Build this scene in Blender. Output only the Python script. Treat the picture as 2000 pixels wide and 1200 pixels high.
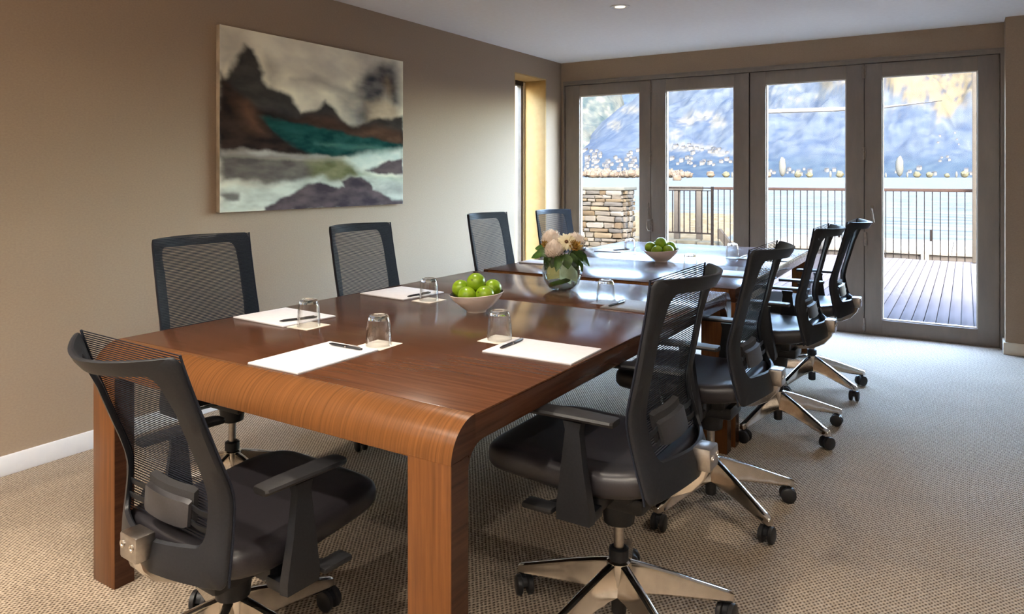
import bpy, bmesh, math, random
from mathutils import Vector, Matrix, noise
random.seed(7)
for o in list(bpy.data.objects): bpy.data.objects.remove(o)
S = bpy.context.scene
COL = S.collection
PI = math.pi
# ------------------------------------------------------------------ camera
cam = bpy.data.cameras.new('camera'); camo = bpy.data.objects.new('camera', cam); COL.objects.link(camo)
camo.location = (3.4467, 0.0, 1.2666); camo.rotation_euler = (PI/2, 0, 0.5599)
cam.sensor_width = 36.0; cam.lens = 1414.34/2000*36; cam.shift_y = -(600-344.35)/2000
cam.clip_start = 0.05; cam.clip_end = 20000
S.camera = camo
# ------------------------------------------------------------------ world, sun, exposure
W = bpy.data.worlds.new('sky'); S.world = W; W.use_nodes = True
nt = W.node_tree; nt.nodes.clear()
sky = nt.nodes.new('ShaderNodeTexSky'); sky.sky_type = 'NISHITA'; sky.sun_disc = False
sky.sun_elevation = math.radians(38); sky.sun_rotation = math.radians(150); sky.air_density = 1.2; sky.dust_density = 3.0
bg = nt.nodes.new('ShaderNodeBackground'); bg.inputs['Strength'].default_value = SKY_STRENGTH = 12.0
ow = nt.nodes.new('ShaderNodeOutputWorld')
nt.links.new(sky.outputs[0], bg.inputs[0]); nt.links.new(bg.outputs[0], ow.inputs[0])
sd = bpy.data.lights.new('sun', 'SUN'); sd.energy = 0.9; sd.angle = 0.009; sd.color = (1.0, .93, .82)
so = bpy.data.objects.new('sun', sd); COL.objects.link(so)
so.rotation_euler = Vector((-0.39, 0.68, -0.62)).to_track_quat('-Z', 'Y').to_euler()
S.view_settings.view_transform = 'Standard'; S.view_settings.look = 'None'
S.view_settings.exposure = 0.4; S.view_settings.gamma = 1.0; S.view_settings.use_curve_mapping = False
LAMP_W = 130.0            # each recessed downlight
FILL_UP_W = 330.0        # each added fill uplighter
# ------------------------------------------------------------------ materials
def lin(r, g, b):
    f = lambda c: (c/255)/12.92 if c <= 10 else ((c/255+.055)/1.055)**2.4
    return (f(r), f(g), f(b), 1)
OUT = .038                # reflectance scale outdoors, darkened to balance the bright sky
def olin(r, g, b): return tuple(c*OUT for c in lin(r, g, b)[:3])+(1,)
FAR = .0192               # distant slopes, trees and houses, darkened further against the bright sky
def flin(r, g, b): return tuple(c*FAR for c in lin(r, g, b)[:3])+(1,)
MATS = {}
def mat(name, col, rough=.5, metal=0.0, spec=.5, **kw):
    m = bpy.data.materials.new(name); m.use_nodes = True
    b = m.node_tree.nodes['Principled BSDF']
    b.inputs['Base Color'].default_value = col if len(col) == 4 else (*col, 1)
    b.inputs['Roughness'].default_value = rough; b.inputs['Metallic'].default_value = metal
    b.inputs['Specular IOR Level'].default_value = spec
    for k, v in kw.items(): b.inputs[k.replace('_', ' ')].default_value = v
    MATS[name] = m
    return m
def nodes(m): return m.node_tree.nodes, m.node_tree.links, m.node_tree.nodes['Principled BSDF']
def coords(m, scale, kind='Object', rot=(0,0,0)):
    N, L, b = nodes(m)
    tc = N.new('ShaderNodeTexCoord'); mp = N.new('ShaderNodeMapping')
    mp.inputs['Scale'].default_value = scale; mp.inputs['Rotation'].default_value = rot
    L.new(tc.outputs[kind], mp.inputs[0]); return mp.outputs[0]
def noise_tex(m, vec, scale=1, detail=4, rough=.55, dist=0):
    N, L, b = nodes(m); n = N.new('ShaderNodeTexNoise')
    n.inputs['Scale'].default_value = scale; n.inputs['Detail'].default_value = detail
    n.inputs['Roughness'].default_value = rough; n.inputs['Distortion'].default_value = dist
    L.new(vec, n.inputs['Vector']); return n.outputs['Fac']
def ramp(m, fac, stops):
    N, L, b = nodes(m); r = N.new('ShaderNodeValToRGB'); cr = r.color_ramp
    while len(cr.elements) < len(stops): cr.elements.new(.5)
    for e, (p, c) in zip(cr.elements, stops):
        e.position = p; e.color = c if len(c) == 4 else (*c, 1)
    L.new(fac, r.inputs[0]); return r.outputs[0]
def bump(m, fac, strength=.3, dist=.01):
    N, L, b = nodes(m); u = N.new('ShaderNodeBump'); u.inputs['Strength'].default_value = strength
    u.inputs['Distance'].default_value = dist; L.new(fac, u.inputs['Height']); L.new(u.outputs[0], b.inputs['Normal'])
def noisy(name, c1, c2, scale, rough=.5, kind='Object', bstr=0, bdist=.01, detail=4, **kw):
    m = mat(name, c1, rough, **kw); N, L, b = nodes(m)
    f = noise_tex(m, coords(m, scale, kind), 1, detail)
    L.new(ramp(m, f, [(.32, c1), (.68, c2)]), b.inputs['Base Color'])
    if bstr: bump(m, f, bstr, bdist)
    return m
def wood(name, scale, c1, c2, rough=.18):
    m = mat(name, c1, rough, spec=.16); N, L, b = nodes(m)
    v = coords(m, scale)
    f = noise_tex(m, v, 1, 5, .6, .25)
    L.new(ramp(m, f, [(.25, c1), (.5, tuple((a+b_)/2 for a, b_ in zip(c1, c2))), (.75, c2)]), b.inputs['Base Color'])
    f2 = noise_tex(m, coords(m, tuple(s*.35 for s in scale)), 1, 2)
    N2 = N.new('ShaderNodeMapRange'); N2.inputs['To Min'].default_value = rough-.01; N2.inputs['To Max'].default_value = rough+.02
    L.new(f2, N2.inputs[0]); L.new(N2.outputs[0], b.inputs['Roughness'])
    # satin lacquer: a sheen that grows towards grazing but stays below a mirror
    b.inputs['Specular IOR Level'].default_value = 0.0
    gl = N.new('ShaderNodeBsdfGlossy'); gl.inputs['Roughness'].default_value = rough
    lw = N.new('ShaderNodeLayerWeight'); lw.inputs[0].default_value = .5
    pw = N.new('ShaderNodeMath'); pw.operation = 'POWER'; pw.inputs[1].default_value = 3.5; L.new(lw.outputs['Facing'], pw.inputs[0])
    ma = N.new('ShaderNodeMath'); ma.operation = 'MULTIPLY_ADD'; ma.inputs[1].default_value = .60; ma.inputs[2].default_value = .015; L.new(pw.outputs[0], ma.inputs[0])
    mx = N.new('ShaderNodeMixShader'); L.new(ma.outputs[0], mx.inputs[0]); L.new(b.outputs[0], mx.inputs[1]); L.new(gl.outputs[0], mx.inputs[2])
    L.new(mx.outputs[0], N['Material Output'].inputs[0])
    return m
wd, wl = lin(62, 37, 23), lin(90, 55, 35)
wood('wood_x', (3, 70, 20), wd, wl); wood('wood_y', (70, 3, 70), lin(46, 28, 20), lin(70, 44, 32))  # side wood darker than the top, shade put into its colour
wood('wood_wrap', (170, 1.6, 1.6), lin(76, 47, 25), lin(114, 72, 38), .27); wood('wood_leg', (80, 80, 3), lin(76, 46, 25), lin(112, 70, 37), .3)
noisy('wall_paint', lin(148, 128, 108), lin(155, 135, 114), (90, 90, 140), .75, bstr=.12, bdist=.002)
noisy('ceiling_paint', lin(243, 240, 237), lin(247, 245, 242), (30, 30, 30), .85)
noisy('white_gloss', lin(222, 222, 226), lin(228, 228, 231), (20, 20, 20), .35)
noisy('cream_gloss', lin(208, 196, 176), lin(214, 203, 184), (20, 20, 20), .4)
noisy('reveal_paint', lin(172, 138, 84), lin(179, 146, 92), (20, 20, 20), .7)
noisy('door_paint', lin(118, 108, 99), lin(126, 115, 105), (25, 25, 6), .42, bstr=.04, bdist=.002)
noisy('bead', lin(205, 200, 192), lin(215, 210, 202), (20, 20, 20), .4)
noisy('hinge_metal', lin(120, 112, 104), lin(140, 130, 122), (60, 60, 60), .35, metal=.7)
noisy('dark_gap', lin(38, 30, 26), lin(46, 36, 32), (20, 20, 20), .7)
# carpet: woven loops in rows
m = mat('carpet', lin(150, 134, 116), .95, spec=.15); N, L, b = nodes(m)
vo = N.new('ShaderNodeTexVoronoi'); vo.inputs['Randomness'].default_value = .16; vo.inputs['Scale'].default_value = 1.0
L.new(coords(m, (1.414/.0150, 1.414/.0205, 1), 'Object', (0, 0, PI/4)), vo.inputs['Vector'])
hole = ramp(m, vo.outputs['Distance'], [(.14, (0, 0, 0, 1)), (.38, (.7, .7, .7, 1)), (.66, (1, 1, 1, 1))])
base = ramp(m, noise_tex(m, coords(m, (160, 160, 160)), 1, 3), [(.3, lin(158, 143, 126)), (.7, lin(196, 180, 160))])
mx = N.new('ShaderNodeMix'); mx.data_type = 'RGBA'; L.new(hole, mx.inputs[0]); mx.inputs[6].default_value = lin(82, 68, 57); L.new(base, mx.inputs[7])
L.new(mx.outputs[2], b.inputs['Base Color']); bump(m, hole, .8, .005)
# chair
noisy('black_plastic', lin(19, 21, 26), lin(26, 28, 33), (200, 200, 200), .45, bstr=.05, bdist=.001, spec=.3)
noisy('grey_plastic', lin(46, 45, 48), lin(54, 53, 56), (200, 200, 200), .45)
noisy('black_leather', lin(25, 23, 27), lin(34, 31, 35), (260, 260, 260), .42, bstr=.12, bdist=.001)
noisy('mesh_thread', lin(26, 28, 36), lin(36, 39, 48), (300, 300, 300), .7, spec=.1)
noisy('foam_fabric', lin(26, 25, 27), lin(36, 35, 37), (300, 300, 300), .9)
noisy('polished_aluminium', lin(205, 200, 194), lin(222, 218, 212), (30, 30, 30), .13, metal=1.0)
noisy('satin_aluminium', lin(158, 154, 150), lin(172, 168, 164), (90, 90, 90), .3, metal=1.0)
noisy('black_rubber', lin(18, 18, 21), lin(25, 25, 28), (100, 100, 100), .5)
# table things
noisy('paper', lin(220, 219, 226), lin(227, 226, 232), (60, 60, 60), .6)
noisy('coaster_paper', lin(232, 224, 212), lin(240, 233, 222), (60, 60, 60), .6)
noisy('grey_card', lin(112, 108, 108), lin(122, 118, 118), (80, 80, 80), .5)
noisy('pen_black', lin(26, 26, 30), lin(34, 34, 38), (80, 80, 80), .3)
noisy('bowl_glaze', lin(250, 240, 232), lin(253, 246, 240), (30, 30, 30), .28)
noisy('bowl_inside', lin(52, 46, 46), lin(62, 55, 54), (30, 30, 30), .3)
noisy('lime_skin', lin(112, 150, 16), lin(146, 178, 34), (26, 26, 26), .3, bstr=.1, bdist=.001)
noisy('lime_stem', lin(96, 110, 40), lin(110, 122, 52), (60, 60, 60), .6)
noisy('petal_white', lin(250, 240, 230), lin(254, 248, 242), (40, 40, 40), .7)
noisy('petal_cream', lin(246, 236, 196), lin(253, 248, 226), (40, 40, 40), .6)
noisy('flower_eye', lin(60, 38, 22), lin(110, 70, 34), (300, 300, 300), .8)
noisy('bract', lin(168, 120, 44), lin(206, 172, 92), (60, 60, 60), .6)
noisy('leaf_green', lin(38, 66, 26), lin(84, 116, 44), (24, 24, 24), .4)
noisy('leaf_pale', lin(208, 216, 172), lin(232, 236, 208), (24, 24, 24), .5)
noisy('leaf_gold', lin(196, 178, 108), lin(222, 206, 146), (24, 24, 24), .5)
noisy('stem_green', lin(70, 92, 40), lin(90, 112, 54), (60, 60, 60), .6)
noisy('berry', lin(36, 34, 44), lin(48, 44, 52), (80, 80, 80), .4)
g = mat('glass', (1, 1, 1), 0.0, Transmission_Weight=1.0, IOR=1.47)
wt_ = mat('water', (.93, .98, .95), 0.0, Transmission_Weight=1.0, IOR=1.33)
def thin_glass(name, tint, boost, power=5):
    m = bpy.data.materials.new(name); m.use_nodes = True; N, L = m.node_tree.nodes, m.node_tree.links; N.clear()
    o = N.new('ShaderNodeOutputMaterial'); t = N.new('ShaderNodeBsdfTransparent'); t.inputs[0].default_value = tint
    gl = N.new('ShaderNodeBsdfGlossy'); gl.inputs['Roughness'].default_value = 0.01
    lw = N.new('ShaderNodeLayerWeight'); lw.inputs[0].default_value = .5
    pw = N.new('ShaderNodeMath'); pw.operation = 'POWER'; pw.inputs[1].default_value = power; L.new(lw.outputs['Facing'], pw.inputs[0])
    ma = N.new('ShaderNodeMath'); ma.operation = 'MULTIPLY_ADD'; ma.inputs[1].default_value = boost; ma.inputs[2].default_value = .025; L.new(pw.outputs[0], ma.inputs[0])
    mx = N.new('ShaderNodeMixShader')
    L.new(ma.outputs[0], mx.inputs[0]); L.new(t.outputs[0], mx.inputs[1]); L.new(gl.outputs[0], mx.inputs[2]); L.new(mx.outputs[0], o.inputs[0])
    MATS[name] = m
thin_glass('pane_glass', (.985, .99, .99, 1), .6)
thin_glass('vase_glass', (.96, .985, .97, 1), .9, 2.2)
thin_glass('tumbler_glass', (.985, .99, .99, 1), 1.0, 2.0)
thin_glass('water_surface', (.97, .99, .975, 1), .3, 4)
noisy('sash_bronze', lin(70, 64, 56), lin(78, 72, 64), (20, 20, 20), .5)
# outside
noisy('garden_render', tuple(c*.016 for c in lin(244, 228, 190)[:3]), tuple(c*.016 for c in lin(250, 236, 200)[:3]), (4, 4, 4), .9, spec=0.0)
def dlin(r, g, b): return tuple(c*.045 for c in lin(r, g, b)[:3])+(1,)
noisy('deck_board', dlin(190, 180, 182), dlin(222, 213, 216), (14, 1.2, 14), .7, bstr=.15, bdist=.003, spec=0.0)
noisy('gravel', olin(166, 150, 118), olin(206, 192, 162), (9, 9, 9), .9, bstr=.4, bdist=.03, spec=0.0)
noisy('ledge_stone', olin(140, 138, 122), olin(186, 182, 164), (5, 5, 9), .9, bstr=.3, bdist=.02, spec=0.0)
for i, (a, c) in enumerate([((150, 142, 130), (182, 172, 158)), ((172, 154, 128), (198, 180, 152)), ((128, 124, 120), (164, 160, 154)), ((184, 178, 168), (210, 204, 194)), ((140, 122, 100), (170, 150, 124))]):
    noisy('stone_%d' % i, olin(*a), olin(*c), (18, 18, 40), .85, bstr=.35, bdist=.01, spec=0.0)
noisy('mortar', olin(88, 80, 72), olin(100, 92, 84), (30, 30, 30), .9, spec=0.0)
noisy('cap_stone', olin(156, 158, 150), olin(184, 186, 178), (12, 12, 12), .8, spec=0.0)
noisy('rail_brown', olin(112, 92, 88), olin(124, 104, 98), (20, 20, 20), .5, spec=0.0)
noisy('rail_dark', olin(62, 58, 58), olin(72, 68, 68), (20, 20, 20), .5, spec=0.0)
noisy('post_taupe', olin(140, 134, 126), olin(152, 146, 138), (6, 6, 20), .6, spec=0.0)
noisy('pale_timber', olin(222, 215, 202), olin(236, 229, 218), (3, 30, 30), .7, spec=0.0)
noisy('grey_timber', olin(150, 144, 140), olin(174, 167, 162), (3, 30, 30), .75, spec=0.0)
FAR *= 1.12
noisy('tree_autumn', flin(222, 198, 178), flin(244, 226, 206), (.4, .4, .4), .9, spec=0.0)
noisy('tree_pale', flin(214, 210, 170), flin(236, 232, 202), (.4, .4, .4), .9, spec=0.0)
noisy('tree_grey', flin(206, 210, 206), flin(232, 234, 226), (.4, .4, .4), .9, spec=0.0)
noisy('house_white', flin(238, 238, 240), flin(248, 248, 248), (.2, .2, .2), .8, spec=0.0)
noisy('roof_grey', flin(150, 158, 172), flin(176, 182, 194), (.2, .2, .2), .8, spec=0.0)
noisy('sand', olin(226, 214, 196), olin(238, 228, 212), (.02, .05, 1), .9, spec=0.0)
FAR /= 1.12
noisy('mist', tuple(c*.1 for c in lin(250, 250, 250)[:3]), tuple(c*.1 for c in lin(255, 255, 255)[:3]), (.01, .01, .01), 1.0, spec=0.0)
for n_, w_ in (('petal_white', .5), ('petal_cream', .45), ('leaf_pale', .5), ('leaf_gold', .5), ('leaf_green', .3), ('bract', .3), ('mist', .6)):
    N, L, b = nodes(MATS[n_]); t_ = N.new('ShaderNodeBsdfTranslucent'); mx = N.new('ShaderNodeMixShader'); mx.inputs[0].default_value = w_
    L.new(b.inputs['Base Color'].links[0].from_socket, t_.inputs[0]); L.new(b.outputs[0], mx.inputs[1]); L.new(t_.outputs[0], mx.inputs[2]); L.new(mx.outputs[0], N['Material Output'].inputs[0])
# lake
m = mat('lake_water', olin(168, 182, 191), .5, spec=0.0); N, L, b = nodes(m)
f = noise_tex(m, coords(m, (.22, 1.0, 1)), 1, 6, .66)
L.new(ramp(m, f, [(.36, olin(138, 152, 160)), (.62, olin(190, 200, 206))]), b.inputs['Base Color'])  # ripple glints painted into the colour, the surface reflects nothing
bump(m, noise_tex(m, coords(m, (.5, 1.6, 1)), 1, 4), .25, .1)
def attr_mat(name, rough):
    m = mat(name, (1, 1, 1), rough, spec=0.0); N, L, b = nodes(m)
    a = N.new('ShaderNodeVertexColor'); a.layer_name = 'Col'; L.new(a.outputs['Color'], b.inputs['Base Color']); return m
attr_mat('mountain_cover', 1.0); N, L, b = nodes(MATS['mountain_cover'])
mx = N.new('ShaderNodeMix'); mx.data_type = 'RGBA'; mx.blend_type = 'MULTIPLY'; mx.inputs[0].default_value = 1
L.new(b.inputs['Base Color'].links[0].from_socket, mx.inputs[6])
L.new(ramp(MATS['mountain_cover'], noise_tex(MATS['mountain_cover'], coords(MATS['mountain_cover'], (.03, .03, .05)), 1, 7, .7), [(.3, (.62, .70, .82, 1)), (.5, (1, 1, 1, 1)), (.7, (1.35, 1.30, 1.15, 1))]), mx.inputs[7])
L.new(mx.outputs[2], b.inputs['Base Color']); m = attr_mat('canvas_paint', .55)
bump(m, noise_tex(m, coords(m, (500, 500, 500)), 1, 1), .15, .001)
def emit(name, col, s):
    m = bpy.data.materials.new(name); m.use_nodes = True; N, L = m.node_tree.nodes, m.node_tree.links; N.clear()
    o = N.new('ShaderNodeOutputMaterial'); e = N.new('ShaderNodeEmission'); e.inputs[0].default_value = col; e.inputs[1].default_value = s
    L.new(e.outputs[0], o.inputs[0]); MATS[name] = m
emit('lamp_lens', (1, .86, .62, 1), 2.2)
# ------------------------------------------------------------------ mesh helpers
class MB:
    def __init__(s): s.v = []; s.f = []
    def add(s, vs, fs):
        k = len(s.v); s.v += [tuple(p) for p in vs]; s.f += [tuple(i+k for i in f) for f in fs]; return s
    def box(s, x0, x1, y0, y1, z0, z1, bev=0, M=None):
        if bev:
            bm = bmesh.new(); bmesh.ops.create_cube(bm, size=1)
            for v in bm.verts: v.co = Vector(((x0+x1)/2+v.co.x*(x1-x0), (y0+y1)/2+v.co.y*(y1-y0), (z0+z1)/2+v.co.z*(z1-z0)))
            bmesh.ops.bevel(bm, geom=list(bm.edges), offset=bev, segments=2, affect='EDGES', profile=.5)
            bm.verts.index_update(); vs = [v.co.copy() for v in bm.verts]; fs = [[v.index for v in f.verts] for f in bm.faces]; bm.free()
        else:
            vs = [Vector((x, y, z)) for x in (x0, x1) for y in (y0, y1) for z in (z0, z1)]
            fs = [(0,1,3,2), (4,6,7,5), (0,4,5,1), (2,3,7,6), (0,2,6,4), (1,5,7,3)]
        if M: vs = [M @ v for v in vs]
        return s.add(vs, fs)
    def loft(s, rings, cap=True, closed=True):
        n = len(rings[0]); vs = [p for r in rings for p in r]; fs = []
        for i in range(len(rings)-1):
            for j in range(n if closed else n-1):
                a, b = i*n+j, i*n+(j+1) % n
                fs.append((a, b, b+n, a+n))
        if cap:
            fs.append(tuple(range(n))[::-1]); fs.append(tuple((len(rings)-1)*n+j for j in range(n)))
        return s.add(vs, fs)
    def lathe(s, prof, n=24, c=(0,0,0), M=None, cap=False):
        rings = []
        for r, z in prof:
            ring = [Vector((c[0]+r*math.cos(2*PI*k/n), c[1]+r*math.sin(2*PI*k/n), c[2]+z)) for k in range(n)]
            if M: ring = [M @ p for p in ring]
            rings.append(ring)
        return s.loft(rings, cap)
    def tube(s, pts, r, n=8, cap=True):
        pts = [Vector(p) for p in pts]; rings = []; up = None
        for i, p in enumerate(pts):
            t = (pts[min(i+1, len(pts)-1)]-pts[max(i-1, 0)]).normalized()
            if up is None: up = Vector((0,0,1)) if abs(t.z) < .9 else Vector((1,0,0))
            a = t.cross(up).normalized(); b_ = a.cross(t).normalized(); up = b_
            rr = r[i] if isinstance(r, (list, tuple)) else r
            rings.append([p+a*rr*math.cos(2*PI*k/n)+b_*rr*math.sin(2*PI*k/n) for k in range(n)])
        return s.loft(rings, cap)
    def sphere(s, c, r, n=16, m_=10, sc=(1,1,1), top=None):
        rings = []
        for i in range(m_+1):
            a = -PI/2+PI*i/m_; rr = max(math.cos(a), 1e-3)*r
            rings.append([Vector((c[0]+rr*math.cos(2*PI*k/n)*sc[0], c[1]+rr*math.sin(2*PI*k/n)*sc[1], c[2]+math.sin(a)*r*sc[2])) for k in range(n)])
        return s.loft(rings, True)
    def mesh(s, name, m, smooth=30):
        me = bpy.data.meshes.new(name); me.from_pydata(s.v, [], s.f); me.update()
        bm = bmesh.new(); bm.from_mesh(me); bmesh.ops.recalc_face_normals(bm, faces=bm.faces); bm.to_mesh(me); bm.free()
        if smooth:
            me.polygons.foreach_set('use_smooth', [True]*len(me.polygons)); me.set_sharp_from_angle(angle=math.radians(smooth))
        me.materials.append(MATS[m]); return me
    def build(s, name, m, parent=None, smooth=30, loc=None):
        return link(name, s.mesh(name, m, smooth), parent, loc)
def link(name, me, parent=None, loc=None, rot=None):
    o = bpy.data.objects.new(name, me); COL.objects.link(o)
    if parent: o.parent = parent
    if loc: o.location = loc
    if rot: o.rotation_euler = rot
    return o
def tag(o, label=None, cat=None, group=None, kind=None):
    if label: o['label'] = label
    if cat: o['category'] = cat
    if group: o['group'] = group
    if kind: o['kind'] = kind
    return o
def thing(name, label, cat, loc=(0,0,0), rz=0, group=None):
    o = bpy.data.objects.new(name, None); COL.objects.link(o); o.location = loc; o.rotation_euler = (0, 0, rz); o.empty_display_size = .1
    return tag(o, label, cat, group)
def struct(name, mb, m, label=None, **k): 
    return tag(mb.build(name, m, **k), label, None, None, 'structure')
def copy_tree(o, parent=None):
    c = o.copy(); COL.objects.link(c)
    if parent: c.parent = parent
    for ch in list(o.children): copy_tree(ch, c)
    return c
# ------------------------------------------------------------------ room shell
XR, YF, YB, H = 5.4, -2.6, 6.43, 2.40
struct('floor', MB().box(-.1, XR, YF, 6.56, -.12, 0), 'carpet', smooth=0)
struct('ceiling', MB().box(-.4, XR+.2, YF-.2, 6.66, H, H+.2), 'ceiling_paint', smooth=0)
w = MB(); NY0, NY1, NZ = 5.542, 6.124, 2.208
w.box(-.36, 0, YF-.2, NY0, -.1, H).box(-.36, 0, NY1, 6.63, -.1, H).box(-.36, 0, NY0, NY1, NZ, H)
struct('wall_left', w, 'wall_paint', smooth=0)
DX0, DX1, DZ = .0511, 3.659, 2.165
w = MB().box(0, 3.685, YB, 6.63, 2.212, H).box(0, .035, YB, 6.63, 0, 2.212).box(3.685, XR, 6.23, 6.63, 0, H)
struct('wall_back', w, 'wall_paint', smooth=0)
struct('wall_right', MB().box(XR, XR+.2, YF-.2, 6.63, -.1, H), 'wall_paint', smooth=0)
struct('wall_front', MB().box(0, XR, YF-.2, YF, -.1, H), 'ceiling_paint', smooth=0)  # unseen rear wall, white chosen to bounce fill light
struct('baseboard_left', MB().box(0, .013, YF, NY0, 0, .085, .003).box(0, .013, NY1, 6.40, 0, .085, .003), 'white_gloss')
struct('baseboard_back', MB().box(3.672, XR, 6.217, 6.23, 0, .085, .003).box(3.672, 3.685, 6.23, 6.40, 0, .085, .003), 'cream_gloss')
struct('baseboard_front', MB().box(.02, XR, YF, YF+.013, 0, .085, .003), 'white_gloss')
struct('baseboard_right', MB().box(XR-.013, XR, YF+.02, 6.2, 0, .085, .003), 'white_gloss')
# slot window in the left wall
win = tag(bpy.data.objects.new('window_1', None), None, None, None, 'structure'); COL.objects.link(win)
MB().box(-.232, -.001, NY1-.012, NY1-.001, 0, NZ-.012).box(-.232, -.001, NY0+.001, NY0+.012, 0, NZ-.012).box(-.232, -.001, NY0+.001, NY1-.001, NZ-.012, NZ-.001).build('reveal_lining', 'reveal_paint', win)
MB().box(-.30, -.235, NY1-.035, NY1-.001, .06, NZ-.02).box(-.30, -.235, NY0+.001, NY0+.035, .06, NZ-.02).box(-.30, -.235, NY0, NY1, 0, .06).build('window_frame', 'cream_gloss', win)
MB().box(-.30, -.240, NY0+.035, NY1-.035, NZ-.055, NZ-.012).build('head_shadow_gap', 'dark_gap', win)
MB().box(-.29, -.245, NY1-.068, NY1-.036, .062, NZ-.055).box(-.29, -.245, NY0+.036, NY0+.10, .062, NZ-.055).build('sash_stile', 'sash_bronze', win)
MB().box(-.27, -.264, NY0+.10, NY1-.068, .062, NZ-.055).build('pane', 'pane_glass', win, smooth=0)
# bifold doors
fr = MB().box(.036, DX0-.002, 6.405, 6.50, 0, 2.2115).box(DX1+.002, 3.6848, 6.405, 6.50, 0, 2.2115).box(DX0-.002, DX1+.002, 6.405, 6.50, DZ+.004, 2.2115).box(DX0-.002, DX0+.004, 6.45, 6.50, 0, DZ+.004).box(DX1-.004, DX1+.002, 6.45, 6.50, 0, DZ+.004).box(DX0, DX1, 6.45, 6.50, DZ-.004, DZ+.004)
fr.box(.036, 3.684, 6.398, 6.405, 2.196, 2.209)
struct('trim_1', fr, 'door_paint', smooth=0)
struct('trim_2', MB().box(.036, 3.684, 6.43, 6.63, -.02, .012), 'hinge_metal', smooth=0)
LW = (DX1-DX0)/4
panes = [(.211, .841), (1.098, 1.721), (1.991, 2.623), (2.883, 3.522)]
Y0, Y1, Z0, Z1 = 6.418, 6.466, .125, 2.058
def hinge(parent, x, z, hh=.10):
    h = MB().box(x-.013, x+.013, Y0-.006, Y0, z-hh/2, z+hh/2, .002).lathe([(.0065, -hh/2), (.0065, hh/2)], 10, (x, Y0-.008, z), cap=True)
    return h.build('hinge', 'hinge_metal', parent)
for i, (g0, g1) in enumerate(panes):
    d = bpy.data.objects.new('door_%d' % (i+1), None); COL.objects.link(d); tag(d, None, None, None, 'structure')
    x0, x1 = DX0+LW*i+.0025, DX0+LW*(i+1)-.0025
    if i == 1: x1 -= .003
    if i == 2: x0 += .003
    MB().box(x0, g0, Y0, Y1, .012, DZ, .0015).build('stile', 'door_paint', d)
    MB().box(g1, x1, Y0, Y1, .012, DZ, .0015).build('stile', 'door_paint', d)
    MB().box(g0, g1, Y0+.0006, Y1, Z1, DZ, .0015).build('top_rail', 'door_paint', d)
    MB().box(g0, g1, Y0+.0006, Y1, .012, Z0, .0015).build('bottom_rail', 'door_paint', d)
    e = .009
    bd = MB().box(g0, g0+e, Y0+.016, Y1, Z0, Z1).box(g1-e, g1, Y0+.016, Y1, Z0, Z1).box(g0+e, g1-e, Y0+.016, Y1, Z0, Z0+e).box(g0+e, g1-e, Y0+.016, Y1, Z1-e, Z1)
    bd.build('glazing_bead', 'bead', d)
    MB().box(g0+e*.5, g1-e*.5, 6.444, 6.45, Z0+e*.5, Z1-e*.5).build('pane', 'pane_glass', d, smooth=0)
    if i < 3: MB().box(x1+.001, x1+.0105, Y0+.014, Y1-.004, .012, DZ).build('seal', 'dark_gap', d, 0)
    if i in (0, 2):
        for z in ((2.10, 1.45, .30) if i == 0 else (2.10, 1.45, .08)): hinge(d, x1, z)
    if i == 0:
        MB().box(.922, .938, Y0-.014, Y0, .885, 1.02, .004).build('handle', 'hinge_metal', d)
        MB().tube([(.953, Y0-.004, .86), (.935, Y0-.03, .858), (.925, Y0-.035, .84), (.925, Y0-.035, .78), (.935, Y0-.03, .758), (.953, Y0-.004, .756)], .006, 8).box(.948, .974, Y0-.012, Y0, .75, .865, .003).build('pull_ring', 'hinge_metal', d)
    if i == 2:
        MB().box(x1-.004, x1+.022, Y0-.02, Y0, .71, .82, .006).build('latch', 'hinge_metal', d)
    if i == 3:
        MB().box(2.798, 2.822, Y0-.012, Y0, .885, 1.035, .005).tube([(2.81, Y0-.012, 1.005), (2.81, Y0-.04, 1.005), (2.818, Y0-.045, .98), (2.83, Y0-.045, .90)], .008, 8).build('handle', 'hinge_metal', d)
# recessed ceiling lights (one in view, the others added unseen to fill the room)
me_ring = MB().lathe([(.046, .0), (.05, -.006), (.064, -.006), (.067, -.001), (.067, 0)], 32).mesh('trim_ring', 'white_gloss')
me_can = MB().lathe([(.047, 0), (.044, .018), (.03, .019)], 32).mesh('reflector', 'white_gloss')
me_lens = MB().lathe([(.034, .0), (.001, .0)], 24).mesh('lens', 'lamp_lens')
def downlight(x, y, first=False, power=1):
    t = thing('ceiling_downlight', 'round recessed downlight in the white ceiling' if first else 'round recessed downlight in the near part of the white ceiling', 'ceiling light', (x, y, H), 0, 'recessed downlights')
    link('trim_ring', me_ring, t); link('reflector', me_can, t, (0, 0, -.005)); link('lens', me_lens, t, (0, 0, -.003))
    l = bpy.data.lights.new('downlight_lamp', 'SPOT'); l.energy = LAMP_W*power; l.color = (1, .89, .74); l.spot_size = math.radians(125); l.spot_blend = .85; l.shadow_soft_size = .04
    lo = bpy.data.objects.new('downlight_lamp', l); COL.objects.link(lo); lo.parent = t; lo.location = (0, 0, -.02)
for k, (x, y, f) in enumerate([(1.49, 4.48, .08), (1.49, 2.3, .45), (1.49, .2, 1.3), (1.49, -1.7, 1.3), (3.9, 2.3, .3), (3.9, .2, .5), (3.9, -1.7, .5), (2.7, -.75, .9), (.7, -.75, 1.2), (2.6, .7, .8)]): downlight(x, y, k == 0, f)
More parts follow.
